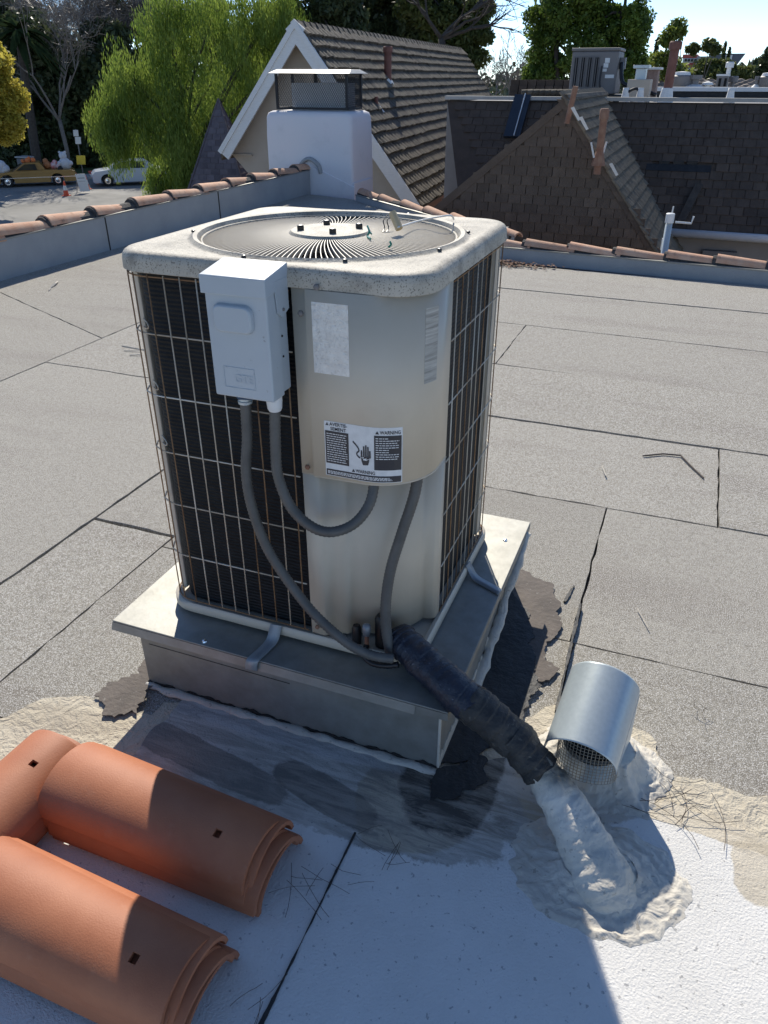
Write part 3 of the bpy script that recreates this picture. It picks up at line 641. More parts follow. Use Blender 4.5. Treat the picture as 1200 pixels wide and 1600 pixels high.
# pictogram: cable and hand
def poly(mb,pts,o=.0012): mb.add([onc(U0+W*(.345+.30*a),Z0+H*(.24+.60*b),o) for a,b in pts],[t for t in [tuple(x) for x in tessellate_polygon([[Vector((a,b,0)) for a,b in pts]])]])
def thick(mb,pts,w):
    for (a,b),(c,d) in zip(pts,pts[1:]):
        v=Vector((c-a,d-b)).normalized(); n=Vector((-v.y,v.x))*w/2
        poly(mb,[(a+n.x,b+n.y),(c+n.x,d+n.y),(c-n.x,d-n.y),(a-n.x,b-n.y)])
thick(ink,[(.12,.78),(.24,.70),(.36,.60),(.40,.52),(.30,.46),(.28,.40),(.36,.34),(.44,.31)],.05)
poly(ink,[(.46,.36),(.84,.36),(.82,.22),(.78,.12),(.56,.10),(.50,.22)])
for a,b0,b1 in ((.50,.36,.55),(.60,.36,.68),(.69,.36,.72),(.78,.36,.68),(.86,.34,.56)): poly(ink,[(a-.034,b0),(a+.034,b0),(a+.030,b1),(a-.030,b1)])
poly(whi,[(.46,.33),(.60,.35),(.58,.30),(.72,.33),(.70,.28),(.86,.33),(.70,.25),(.71,.29),(.57,.26),(.58,.31)],.0014)
ink.build('black_print',m_ink,ws); tag(whi.build('white_print',m_stw,ws),kind='stuff')
# hold-down straps
def strap(name,pts,w,m,label,axis):
    P=smooth_path(pts,6); a=Vector(axis).normalized()*w/2
    mb=MB(); mb.loft([[p-a for p in P],[p+a for p in P]],False); o=mb.build(name,m,None,smooth=True,solid=.003); return tag(o,label,'strap')
m_strap=mat('grey_strap',(.26,.28,.30),(.32,.34,.35),scale=30,rough=.5,metal=.4)
strap('hold_down_strap',[(-.868,1.419,.300),(-.870,1.412,.285),(-.872,1.395,.262),(-.878,1.36,.256),(-.885,1.318,.255),(-.888,1.308,.245),(-.889,1.307,.225)],.034,m_strap,'grey metal strap holding the front of the large unit to its curb','strap' and (1,.12,0))
strap('hold_down_strap',[(-.462,1.90,.300),(-.452,1.90,.28),(-.43,1.89,.259),(-.385,1.87,.256),(-.345,1.85,.256)],.03,m_strap,'grey metal strap on the right side of the large unit',(.2,1,0))
# bright folded edges at the base corners (flashing stood on edge)
for (a,b) in () and (((-1.235,1.425,.29),(-1.262,1.345,.254)),((-.465,2.12,.30),(-.385,1.97,.254))):
    mb=MB(); mb.tube([a,b],.0022,6); mb.build('tie_wire',m_white,un)

# service valves in the corner recess
for (x,y,z0,z1,r,lab) in ((-.640,1.445,.285,.345,.013,'small black capped service valve left of the flexible conduit'),(-.572,1.462,.285,.385,.021,'large black capped service valve behind the flexible conduit')):
    o=MB().lathe([(r*.8,0),(r,.004),(r,z1-z0-.01),(r*.7,z1-z0),(.001,z1-z0+.002)],(x,y,z0),14).build('service_valve',m_black,un,smooth=True,angle=40)
MB().lathe([(.010,0),(.012,.02),(.011,.03),(.006,.034),(.001,.034)],(-.605,1.43,.335),10).build('valve_cap',m_strap,un,smooth=True)
MB().tube([(-.605,1.43,.29),(-.605,1.43,.34)],.006,8).build('copper_stub',m_rustm,un)

# ================================================================== disconnect box
db=thing('disconnect_box',(-.85,1.40,1.0),'light grey enamelled disconnect box with hinged cover hung on the grille of the large unit','electrical box')
YA=1.338; YB=1.428
xl,xr=-.920,-.775
MB().box(xl+.004,xr-.004,YA+.030,YB,.995,1.245).build('back_box',m_boxg,db,bevel=.003)
# cover: front shell with raised panel
F=[(xl,1.000),(xr,1.000),(xr,1.242),(xl,1.242)]
cv=MB().box(xl,xr,YA,YA+.052,.990,1.246).build('front_cover',m_boxg,db,bevel=.004,seg=3)
mb=MB(); 
rp=rrect(xl+.018,xr-.032,1.135,1.196,.018,6,1)
mb.loft([[Vector((x,YA-.0005,z)) for x,z in rp],[Vector((x+( .5*(xl+xr)-x)*.07,YA-.011,z+(1.166-z)*.10)) for x,z in rp]],True,False,True)
mb.build('raised_panel',m_boxg,cv,smooth=True,angle=25,bevel=.003)
# hood over the top of the box
hd=MB(); hd.hexa([Vector(p) for p in [(xl-.004,YA-.008,1.214),(xr+.004,YA-.008,1.214),(xr+.004,YB,1.225),(xl-.004,YB,1.225),(xl-.004,YA-.008,1.252),(xr+.004,YA-.008,1.252),(xr+.004,YB+.002,1.268),(xl-.004,YB+.002,1.268)]])
hd.build('top_hood',m_boxg,db,bevel=.002)
for x,sx in ((xr+.0015,1),(xl-.0045,-1)):
    p=[(x,YA+.030,1.24),(x,YB-.004,1.24),(x,YB-.004,1.175),(x,YA+.058,1.162),(x,YA+.038,1.175)]
    MB().slab([Vector(q) for q in p],(.003,0,0)).build('hinge_ear',m_boxg,db)
    MB().lathe([(.004,0),(.003,.003),(.0005,.003)],(x+(.003 if sx>0 else 0),YA+.06,1.178),8,axis=(sx,0,0)).build('rivet',m_grey,db)
for z in (1.12,1.075): MB().lathe([(.003,0),(.002,.002),(.0005,.002)],(xr-.004,YA+.062,z),8,axis=(1,0,0)).build('rivet',m_dark,db)
# embossed plate
fr=MB()
for (a,b,c,d) in ((.066,.072+.07,1.058,1.0595),(.066,.142,1.012,1.0135),(.066,.0675,1.0135,1.058),(.1405,.142,1.0135,1.058)):
    fr.box(xr-.172+a-.012,xr-.172+b-.012,YA-.0012,YA+.001,c,d)
fr.build('embossed_frame',m_boxg,cv)
vs,fs,wd=textmesh('GTE',.026); em=MB(); k=.046/wd
em.add([Vector((xl+.052+v.x*k,YA-.0012,1.026+v.y)) for v in vs],fs)
em.build('embossed_mark',m_boxg,cv)
# hasp and connectors under the box
MB().tube([(-.888,YA+.03,.988),(-.868,YA+.012,.984),(-.840,YA+.02,.984),(-.83,YA+.04,.987)],.006,6,flat=.5).build('hasp',mat('blue_grey_metal',(.12,.17,.26),rough=.4,metal=.5),db)
MB().lathe([(.016,0),(.017,.006),(.0145,.008),(.0145,.018),(.016,.02),(.016,.026)],(-.872,1.378,.962),14).build('connector',m_galvb,db,smooth=True,angle=40)
MB().lathe([(.0135,0),(.0165,.006),(.018,.022),(.018,.034)],(-.797,1.378,.955),20).build('connector',m_white,db,smooth=True,angle=40)

# ================================================================== conduits
def conduit(pts,r,label,m=m_cond,pitch=.0095):
    P=smooth_path(pts,26); Q=[P[0]]; L=0
    # resample finely so each rib is a real ridge
    acc=0; out=[P[0]]
    for a,b in zip(P,P[1:]):
        d=(b-a).length
        while acc+d>=pitch/2:
            t=(pitch/2-acc)/d; a=a+(b-a)*t; out.append(a.copy()); d=(b-a).length; acc=0
        acc+=d
    rr=[r*(1+.06*(1 if k%2 else -1)) for k in range(len(out))]
    o=MB().tube(out,rr,14).build('flexible_conduit',m,smooth=True); return tag(o,label,'conduit')
m_cond2=mat('ribbed_grey_conduit',(.075,.074,.068),(.11,.108,.10),scale=25,rough=.55,bump=.1)
conduit([(-.872,1.378,.965),(-.874,1.375,.88),(-.882,1.368,.79),(-.872,1.362,.70),(-.842,1.360,.60),(-.80,1.36,.525),(-.74,1.355,.452),(-.685,1.35,.405),(-.62,1.355,.355),(-.565,1.37,.325),(-.51,1.39,.315)],.0125,'long grey ribbed conduit running from the box down to the black wrapped pipe',m_cond2)
conduit([(-.797,1.378,.96),(-.799,1.372,.88),(-.795,1.365,.80),(-.765,1.360,.725),(-.715,1.360,.682),(-.665,1.368,.672),(-.618,1.395,.690),(-.590,1.425,.735),(-.588,1.452,.79),(-.588,1.458,.83)],.0125,'short grey ribbed conduit looping from the box up under the control cover',m_cond2)
conduit([(-.500,1.52,.83),(-.505,1.50,.74),(-.527,1.475,.64),(-.548,1.455,.54),(-.555,1.44,.45),(-.55,1.43,.37),(-.535,1.42,.30)],.0135,'light grey ribbed conduit dropping from the cover to the wrapped pipe on the right',m_cond2)
conduit([(-.605,1.43,.30),(-.60,1.40,.29),(-.57,1.385,.285),(-.53,1.385,.29),(-.50,1.39,.30)],.008,'thin dark line curving from the valve into the wrapped pipe',m_black)

# ================================================================== wrapped pipe
lp=thing('wrapped_pipe',(-.1,1.3,0),'thick refrigerant pipe wrapped in black tape above and painted mastic below','pipe')
PP=smooth_path([(-.535,1.475,.315),(-.49,1.445,.312),(-.42,1.405,.300),(-.345,1.365,.288),(-.27,1.345,.262),(-.19,1.335,.215),(-.12,1.315,.168),(-.065,1.29,.128),(-.015,1.255,.092),(.035,1.21,.050),(.075,1.17,.018),(.10,1.145,-.03)],10)
n=len(PP)
WB=[0]
while WB[-1]<400: WB.append(WB[-1]+random.Random(len(WB)*7).uniform(9,30))
def wrapf(x):
    for a_,b_ in zip(WB,WB[1:]):
        if x<b_: return (x-a_)/(b_-a_)*(.4+.6*random.Random(int(a_*13)).random())
    return 0
def seg(a,b,r0,r1,name,m,lump,sc,ribs=0):
    P=PP[a:b]; mb=MB(); S_=18; L=[]
    up=Vector((0,0,1))
    for i,p in enumerate(P):
        t=(PP[min(a+i+1,n-1)]-PP[max(a+i-1,0)]).normalized(); u=t.cross(up).normalized(); q=u.cross(t); l=[]
        for k in range(S_):
            an=2*PI*k/S_; d=u*math.cos(an)+q*math.sin(an)*.88; r=r0+(r1-r0)*i/max(1,len(P)-1)
            p=P[i]+(t*(.022*noise.noise(Vector((math.cos(an)*3+a,math.sin(an)*3,b)))+.012*noise.noise(Vector((math.cos(an)*9+a,math.sin(an)*9,b)))) if ('tape' in name and i>=len(P)-3) else Vector((0,0,0))); v=p+d*r; nn=noise.noise(v*sc)+.6*noise.noise(v*sc*2.7); r+=lump*nn+ ribs*((i%4)==0)+(.0032*wrapf(i+k*3/S_) if 'tape' in name else 0); l.append(p+d*r)
        L.append(l)
    mb.loft(L,True,True,True); return mb.build(name,m,lp,smooth=True,angle=60)
# refine path
PP=[PP[0].lerp(PP[0],0)]+[a.lerp(b,t) for a,b in zip(PP,PP[1:]) for t in (.25,.5,.75,1)]; n=len(PP)
i1=int(n*.47); i2=int(n*.70)
seg(0,int(n*.34),.044,.050,'tape_wrap',m_tape,.005,30,.0004)
seg(int(n*.325),int(n*.475),.051,.050,'tape_wrap',m_tapeb,.005,24,.0)
seg(int(n*.45),int(n*.575),.051,.047,'tape_wrap',m_tapeb,.009,22)
seg(int(n*.53),n,.040,.084,'painted_wrap',m_pipew,.0065,26)
# strip of split jacket beside the tape
def mound(name,c,rx,ry,h,rc,m,label,seed,parent=None,n1=64,n2=26,ridg=.006,fr=30,rot=0,top=None):
    mb=MB(); L=[]
    for i in range(n2+1):
        t=i/n2; l=[]
        for k in range(n1):
            a=2*PI*k/n1; ca,sa=math.cos(a),math.sin(a)
            rim=1+.16*noise.noise(Vector((ca*1.6+seed,sa*1.6,0)))+.08*noise.noise(Vector((ca*5+seed,sa*5,1)))+.05*noise.noise(Vector((ca*14+seed,sa*14,2)))
            r=rc+( 1-t)*(1-rc); x=rx*r*ca*(rim if t<.99 else 1);y=ry*r*sa*(rim if t<.99 else 1)
            zz=h*(t**2.6)+.005*min(1,t*6)
            P=Vector((x,y,0)); w_=noise.noise(P*fr*.5+Vector((seed,0,0)))*2.2
            zz+=ridg*math.sin((t*22+w_*2+k*.05))*min(1,t*4)*(1-.4*t)+.004*noise.noise(P*60)*min(1,t*6)
            l.append(Vector((c[0]+x,c[1]+y,c[2]+max(zz,0) if t>0 else c[2]-.004)))
        L.append(l)
    mb.loft(L,True,False,True); return mb.build(name,m,parent,smooth=True)
mound('base_mastic',(.060,1.19,.012),.215,.155,.030,.40,m_mast,None,3.1,lp,ridg=.0014,n1=120,n2=60)

# ================================================================== hooded vent
hv=thing('hooded_vent',(.0,1.50,0),'bright galvanised barrel hood with wire mesh over a round roof vent, sealed with mastic','roof vent')
ax=Vector((.10,.93,.34)).normalized(); rg_=Vector((.985,-.17,0)); rg_=(rg_-ax*rg_.dot(ax)).normalized(); upv=rg_.cross(ax); F0=Vector((-.025,1.368,.168)); Rh=.088; Lh=.225
mb=MB(); NN=28
def hoodpt(s,k,r):
    a=R(-6+192*k/NN); 
    return F0+ax*s+rg_*(r*math.cos(a))+upv*(r*math.sin(a))
mb.loft([[hoodpt(s,k,Rh) for k in range(NN+1)] for s in (0,.004,Lh*.5,Lh-.004,Lh)],False)
mb.build('hood',m_galvb,hv,smooth=True,solid=.0018)
mb=MB(); mb.loft([[hoodpt(s,k,Rh) for k in range(NN+1)] for s in (0,.0)],False)
# folded legs of the hood down to the pipe
for k0 in (0,NN):
    a=hoodpt(0.0,k0,Rh); b=hoodpt(Lh,k0,Rh); c=b+Vector((0,-.03,-.13)); d=hoodpt(.09,k0,Rh)+Vector((0,0,-.05))
    MB().slab([a,b,c,d],rg_*(.0018 if k0==0 else -.0018)).build('hood_leg',m_galvb,hv)
bk=[hoodpt(Lh-.02,k,Rh-.002) for k in range(NN+1)]
MB().slab(bk+[bk[-1]+Vector((0,0,-.12)),bk[0]+Vector((0,0,-.12))],-ax*.002).build('back_plate',m_galvb,hv)
PC=Vector((-.002,1.485,0))
MB().lathe([(.078,.0),(.074,.115)],PC,32,cap=False).build('vent_pipe',m_galvb,hv,smooth=True)
# wire mesh basket in the mouth
ms=MB(); NM=26
def mp(a,z,r=.076): return Vector((PC.x-.006+r*math.cos(a),PC.y-.045-.18*(.19-z)+r*.55*math.sin(a),z))
for k in range(NM+1):
    a=R(178+184*k/NM); ms.tube([mp(a,.085),mp(a,.14),mp(a,.20)],.0009,4,cap=False)
for j in range(14):
    z=.085+.0085*j; ms.tube([mp(R(178+184*k/14),z) for k in range(15)],.0009,4,cap=False)
ms.build('wire_mesh',mat('rusty_mesh',(.30,.27,.22),(.38,.34,.28),scale=30,rough=.6,metal=.4),hv)
MB().lathe([(.068,.1),(.068,.17)],PC+Vector((0,.02,0)),20,cap=True).build('vent_throat',m_dark,hv)
mound('base_mastic',(.02,1.505,.010),.185,.165,.085,.46,m_mast,None,9.4,hv,ridg=.0016,n1=120,n2=60)

# ================================================================== stacks of new tiles
def rooftile(L,R0,R1,th=.012):
    """new barrel tile with nail hole near the +x end, x from 0..L; R0 radius at x=0"""
    mb=MB(); NA=16; hx0,hx1=L-.105,L-.088; ka,kb=7,8
    xs=[0,.004,.15,.30,hx0,hx1,L-.004,L]
    def pt(x,k,r_): 
        rr=R0+(R1-R0)*x/L-r_; a=R(4+172*k/NA); return Vector((x,rr*math.cos(a)*1.02,rr*math.sin(a)*.86))
    O=[[pt(x,k,.0012 if i in (0,len(xs)-1) else 0) for k in range(NA+1)] for i,x in enumerate(xs)]; I=[[pt(x,k,th-(.0012 if i in (0,len(xs)-1) else 0)) for k in range(NA+1)] for i,x in enumerate(xs)]
    n=NA+1; vs=[p for l in O for p in l]+[p for l in I for p in l]; B=len(xs)*n; fs=[]
    hk=9
    for i in range(len(xs)-1):
        for k in range(NA):
            if i==4 and k==hk: 
                # hole walls
                a=[i*n+k,i*n+k+1,(i+1)*n+k+1,(i+1)*n+k]
                for q in range(4): fs.append((a[q],a[(q+1)%4],a[(q+1)%4]+B,a[q]+B))
                continue
            fs.append((i*n+k,i*n+k+1,(i+1)*n+k+1,(i+1)*n+k)); fs.append((B+i*n+k+1,B+i*n+k,B+(i+1)*n+k,B+(i+1)*n+k+1))
    for i in range(len(xs)-1):
        for k in (0,NA): fs.append((i*n+k,(i+1)*n+k,B+(i+1)*n+k,B+i*n+k))
    for i in (0,len(xs)-1):
        for k in range(NA): fs.append((i*n+k,i*n+k+1,B+i*n+k+1,B+i*n+k))
    return mb.add(vs,fs)
tsrc=rooftile(.558,.110,.094).build('clay_tile',m_terra,smooth=True,angle=40)
def stack(x,y,rz,n,where,group,first=None,dz=.0145):
    names=['lowest','second','third','fourth','fifth','topmost']
    for i in range(n):
        o=tsrc if (first and i==0) else tsrc.copy()
        if not(first and i==0): COL.objects.link(o)
        j=(0 if i==n-1 else (n-1-i))
        dx=.010*math.sin(i*2.3)+(.0085*(n-1-i)); dy=.004*math.sin(i*4.1+1)
        c,s_=math.cos(rz),math.sin(rz)
        o.location=(x+dx*c-dy*s_,y+dx*s_+dy*c,.016+dz*i+.004*(i%2)); o.rotation_euler=(0,.012*math.sin(i*3),rz+R(1.5)*math.sin(i*2.7+.5)*(i<n-1)); o.scale=(1,1+.022*(n-1-i),1)
        nm='topmost' if i==n-1 else names[i]
        tag(o,f'{nm} orange clay barrel tile in the {where}','roof tile',group)
stack(-1.198,.928,R(-2),5,'middle stack, beside the curb','orange clay tiles in the middle stack',True)
stack(-1.198,.632,R(-1.5),5,'front stack, nearest the camera','orange clay tiles in the front stack')
stack(-1.305,.425,R(88),5,'left stack that is turned away from the others','orange clay tiles in the left stack')

# pine needles and twigs -----------------------------------------------------
def needles(name,label,ctr,n,spread,l,m,cat='pine needles',seed=1,r=.0006):
    rr=random.Random(seed); mb=MB()
    for k in range(n):
        a=rr.uniform(0,6.28); c=Vector((ctr[0]+rr.gauss(0,spread),ctr[1]+rr.gauss(0,spread),.018)); L=l*rr.uniform(.5,1.1); b=rr.uniform(-.15,.15) if cat!='twigs' else rr.uniform(-.6,.6)
        pts=[]
        for i in range(6):
            t=i/5-.5; aa=a+b*t*1.5; pts.append(c+Vector((math.cos(aa)*L*t,math.sin(aa)*L*t,.002+.006*abs(math.sin(t*3+k))))) 
        mb.tube(pts,r,4)
    return tag(mb.build(name,m),label,cat)
m_nd=mat('black_needles',(.10,.075,.06),rough=.8)
needles('pine_needles','loose dark pine needles lying right of the middle tile stack',(-.55,.92),7,.02,.13,m_nd,seed=4)
needles('pine_needles','few dark pine needles at the foot of the dark roof seam',(-.52,.66),4,.02,.10,m_nd,seed=6)
needles('pine_needles','dark needles on the white coating beside the curb foot',(-.42,1.06),9,.045,.09,m_nd,seed=8,r=.0006)
needles('twig_tangle','tangle of thin dark twigs on the tan coating right of the vent',(.20,1.44),12,.04,.17,m_nd,'twigs',11,.0008)
needles('twig_tangle','small dark twig on the grey sheet right of the barrel vent',(.26,1.83),5,.012,.05,m_nd,'twigs',15)
mb=MB(); mb.tube([(-.03,3.54,.007),(.06,3.60,.007),(.14,3.61,.008),(.20,3.49,.007),(.25,3.40,.006)],.004,5); tag(mb.build('bent_twig',m_nd),'long bent dark twig lying alone on the grey sheets at right','twig')
mb=MB(); mb.tube([(-3.32,3.9,.006),(-3.25,3.93,.009),(-3.30,4.0,.009),(-3.42,3.97,.006)],.003,4); mb.tube([(-3.5,4.05,.005),(-3.3,4.03,.005)],.003,4); tag(mb.build('dry_stems',m_twigw),'bleached dry stems on the grey sheets at left','twigs')
mb=MB(); mb.tube([at_z(80,448,.01),at_z(86,443,.02),at_z(90,440,.01)],.008,4); mb.tube([at_z(76,453,.01),at_z(80,448,.02)],.005,4); tag(mb.build('dry_stems',m_twigw),'bleached scrap at the edge of the left parapet shadow','twigs')
mb=MB(); mb.tube([(.055,2.27,.01),(.10,2.17,.012)],.0016,4); mb.tube([(-.20,3.35,.01),(-.17,3.25,.012)],.003,4); tag(mb.build('pale_needles',m_twigw),'pale dry needles on the grey sheets right of the unit','pine needles')

# ================================================================== white chimney
ch=thing('chimney',(-5.75,12.0,-.3),'white painted stucco chimney with mesh spark arrestor where the left parapet ends','chimney')
cx0,cx1,cy0,cy1=-6.50,-5.03,11.6,12.45
mb=MB(); L=[]
for z,i,rd in ((-2,0,.05),(.25,0,.05),(.8,.0,.06),(1.06,.01,.08),(1.12,.03,.09),(1.145,.08,.09),(1.15,.15,.05)):
    L.append([Vector((x+.012*noise.noise(Vector((x*2,y*2,z*2))),y,z)) for x,y in rrect(cx0+i,cx1-i,cy0+i,cy1-i,rd,4,6)])
mb.loft(L,True,False,True); mb.build('stack',m_stucw,ch,smooth=True,angle=50)
MB().slab([(-5.85,11.585,-.1),(-5.0,11.585,-.12),(-5.0,11.585,.12),(-5.85,11.585,.45)],(0,.03,0)).build('flashing',m_stucw,ch,bevel=.005)
MB().box(-5.035,-5.005,11.60,12.3,-.1,.18).build('flashing',m_stucw,ch,bevel=.005)
MB().tube(smooth_path([(-5.95,11.59,.16),(-5.90,11.575,.40),(-5.75,11.57,.50),(-5.60,11.575,.42),(-5.56,11.59,.30)],6),.05,8,flat=.6).build('mortar_collar',m_pgrey,ch,smooth=True)
mx0,mx1,my0,my1,mz0,mz1=-6.36,-5.16,11.75,12.32,1.165,1.64
m_iron=mat('black_iron',(.012,.012,.014),rough=.6)
cg=MB().box(mx0,mx1,my0,my0+.02,mz0,mz0+.03).build('arrestor_frame',m_iron,ch)
for x,y in ((mx0,my0),(mx1-.03,my0),(mx0,my1-.03),(mx1-.03,my1-.03)): MB().box(x,x+.035,y,y+.035,mz0+.031,mz1).build('post',m_iron,cg)
MB().box(mx0+.4,mx0+.45,my1-.03,my1,mz0,mz1).build('post',m_iron,cg)
for a in ((mx1-.02,mx1,my0+.04,my1-.04),(mx0,mx0+.02,my0+.04,my1-.04),(mx0,mx1,my1-.02,my1)): MB().box(*a,mz0,mz0+.03).build('rail',m_iron,cg)
mb=MB()
def net(A,U,w,h,nx,nz):
    A=Vector(A);U=Vector(U)
    for s in range(-nz,nx):
        for sg in (1,-1):
            pts=[]
            for j in range(nz+1):
                i=s+j if sg>0 else s+nz-j
                if 0<=i<=nx: pts.append(A+U*(w*i/nx)+Vector((0,0,h*j/nz)))
            if len(pts)>1: mb.tube([pts[0],pts[-1]],.0032,3,cap=False)
net((mx0,my0+.01,mz0),(1,0,0),mx1-mx0,mz1-mz0,40,9); net((mx1-.01,my0,mz0),(0,1,0),my1-my0,mz1-mz0,20,9); net((mx0,my1-.01,mz0),(1,0,0),mx1-mx0,mz1-mz0,40,9)
mb.build('wire_mesh',m_iron,cg)
MB().add([(mx0-.07,my0-.08,mz1+.01),(mx1+.08,my0-.08,mz1-.0),(mx1+.08,my1+.08,mz1),(mx0-.07,my1+.08,mz1+.01),(mx0-.02,my0+.12,mz1+.06),(mx1+.02,my0+.12,mz1+.055),(mx1+.02,my1-.1,mz1+.055),(mx0-.02,my1-.1,mz1+.06)],[(0,1,5,4),(1,2,6,5),(2,3,7,6),(3,0,4,7),(4,5,6,7),(3,2,1,0)]).build('rain_cap',mat('pale_sheet_metal',(.55,.53,.48),(.62,.60,.55),scale=5,rough=.6,metal=.1),ch,bevel=.006)
MB().box(-6.15,-5.22,11.88,12.2,1.15,1.52).build('flue_liner',mat('white_flue',(.55,.55,.54),(.62,.62,.61),scale=5,rough=.9),ch,bevel=.01)

# ================================================================== roof tiles on a plane
def tiled(parent,O,U,V,inside,rows,exp_,tw,th,m,name,keep=300,seed=0,rib=0,jit=.25,offset=.5,wj=0,maxu=30,minu=-12,cover=1.10,proto=3):
    """O = lower-left start, U unit along the eave, V unit up the slope."""
    O=Vector(O);U=Vector(U).normalized();V=Vector(V).normalized();Nn=U.cross(V).normalized()
    if Nn.z<0: Nn=-Nn
    rr=random.Random(seed); protos=[]
    for k in range(proto):
        w_=tw*(.97 if not wj else (1-wj*k/proto))-.006; t2=th*(1+.3*k/proto); l=exp_*cover; mb=MB()
        if rib:
            n=6; A=[];B=[]
            for i in range(n+1):
                x=w_*i/n; b=rib*(math.sin(PI*i/n))
                A+= [(x,0,t2+b)]; B+=[(x,l,.004+b)]
            vs=A+B+[(0,0,0),(w_,0,0),(0,l,-.01),(w_,l,-.01)]; q=2*(n+1)
            fs=[(i,i+1,n+2+i,n+1+i) for i in range(n)]+[tuple([q]+[q+1]+list(range(n,-1,-1)))]+[(q,0,n+1,q+2),(n,q+1,q+3,2*n+1)]
            mb.add(vs,fs)
        else: mb.hexa([(0,0,0),(w_,0,0),(w_,l,-.004),(0,l,-.004),(0,0,t2),(w_,0,t2*.9),(w_,l,.003),(0,l,.003)])
        me=mb.build(name,m,None,local=True); protos.append(me.data); bpy.data.objects.remove(me)
    base=wl(parent); M0=Matrix((U,V,Nn)).transposed().to_4x4(); items=[]
    for j in range(rows):
        u=minu+(offset*tw*(j%2))+rr.uniform(-.1,.1)*tw*(jit>0)
        while u<maxu:
            w_=tw
            if inside(u+tw/2,(j+.5)*exp_): items.append((u,j*exp_+rr.uniform(-jit,jit)*exp_*.12,rr.randrange(proto),rr.uniform(-.012,.012)*(jit>0),j))
            u+=w_
    P=[(O+U*a+V*b) for a,b,_,_,_ in items]
    order=sorted(range(len(items)),key=lambda i:(P[i]-CAMP).length)
    Ms=lambda i:Matrix.Translation(P[i]-base)@M0@Matrix.Rotation(items[i][3],4,'Z')@Matrix.Rotation(R(rr.uniform(-.5,.8)),4,'X')
    for i in order[:keep]:
        o=bpy.data.objects.new(name,protos[items[i][2]]); COL.objects.link(o); o.parent=parent; o.matrix_local=Ms(i)
    rest=order[keep:]
    if rest:
        vs=[];fs=[];c=0
        cache=[([v.co.copy() for v in p.vertices],[tuple(f.vertices) for f in p.polygons]) for p in protos]
        for i in rest:
            M_=Ms(i); a,b=cache[items[i][2]]; vs+=[M_@v for v in a]; fs+=[tuple(k+c for k in f) for f in b]; c+=len(a)
        me=bpy.data.meshes.new(name); me.from_pydata(vs,[],fs); me.materials.append(m); o=bpy.data.objects.new('far_'+name,me); COL.objects.link(o); o.parent=parent; o['kind']='stuff'
    return len(items)

# ------------------------------------------------------------------ house with the steep tiled gable
A0=R(5.3); UA=Vector((math.cos(A0),math.sin(A0),0)); DA=Vector((-math.sin(A0),math.cos(A0),0)); PA=Vector((-7.60,15.0,2.47)); ZV=Vector((0,0,1))
ha=thing('gabled_house',(-7.6,16,GZ),'tan house with steep brown tiled gable roof and white bargeboards behind the chimney','house')
def ga(u,z,d=0): return PA+UA*u+ZV*z+DA*d
RL=16.4; uL,zL,uR,zR=-1.80,-2.25,2.45,-3.13
sR=(ga(0,0)-ga(uR,zR)); lenR=sR.length; VR=sR.normalized()
sL=(ga(0,0)-ga(uL,zL)); lenL=sL.length
thk=.12
def off(v,dv): return (v+dv)
nR=DA.cross(VR); nR=nR if nR.x>0 or nR.z>0 else -nR
if nR.z<0: nR=-nR
MB().slab([ga(0,-.02),ga(uR,zR-.02),ga(uR,zR-.02,RL),ga(0,-.02,RL)],-nR*.10).build('roof_deck_right',m_tar,ha)
MB().slab([ga(0,0),ga(uL,zL),ga(uL,zL,RL),ga(0,0,RL)],ZV*-.12).build('roof_slope_left',m_shA,ha)
tiled(ha,ga(uR,zR)+nR*.0,DA,VR,lambda u,v:0<u<RL and v<lenR-.02,18,lenR/17.2,.225,.062,m_shA,'roof_tile',300,3,rib=.024,jit=.5,minu=0,maxu=RL,offset=.0)
# ridge caps
src=None
for k in range(int(RL/.33)):
    if src is None:
        src=MB().hexa([(-.13,0,-.10),(.13,0,-.10),(.13,.36,-.12),(-.13,.36,-.12),(-.03,0,.055),(.03,0,.055),(.03,.36,.02),(-.03,.36,.02)]).build('ridge_cap',m_shA,None,local=True); o=src
    else: o=src.copy(); COL.objects.link(o)
    o.parent=ha; o.location=ga(0,.0,k*.33)-Vector(ha.location); o.rotation_euler=(0,0,A0)
# bargeboards
def board(a,b,wd,dd,name,m,depth=.05):
    (u0,z0),(u1,z1)=a,b; v=Vector((u1-u0,z1-z0)).normalized(); n=Vector((-v.y,v.x)); n=n if n.y<0 else -n
    p=[(u0,z0),(u1,z1),(u1+n.x*wd,z1+n.y*wd),(u0+n.x*wd,z0+n.y*wd)]
    return MB().slab([ga(x,z,dd) for x,z in p],DA*depth).build(name,m,ha)
board((0,.05),(uL,zL+.05),.24,-.06,'bargeboard',m_wood); board((0,.05),(uR,zR+.05),.24,-.061,'bargeboard',m_wood)
board((0,.06),(uL-.02,zL+.06),.09,-.09,'bargeboard_moulding',m_wood,.03); board((0,.06),(uR+.02,zR+.06),.09,-.091,'bargeboard_moulding',m_wood,.03)
MB().slab([ga(x,z,.35) for x,z in ((0,-.15),(uL+.05,zL+.0),(-1.31,-2.72),(-1.31,GZ-2.47),(1.9,GZ-2.47),(1.9,-3.2),(uR-.05,zR))],DA*.2).build('gable_wall',m_bldg,ha)
MB().slab([ga(x,z,.5) for x,z in ((-1.31,-2.72),(-1.31,GZ-2.47),(1.9,GZ-2.47),(1.9,-2.9))],DA*(RL-.8)).build('house_body',mat('reddish_wall',(.22,.10,.07),(.28,.14,.10),scale=3),ha)
MB().slab([ga(uL,zL-.02,.3),ga(-1.25,zL-.02,.3),ga(-1.25,zL-.02,RL),ga(uL,zL-.02,RL)],ZV*-.03).build('soffit',m_bldg,ha)
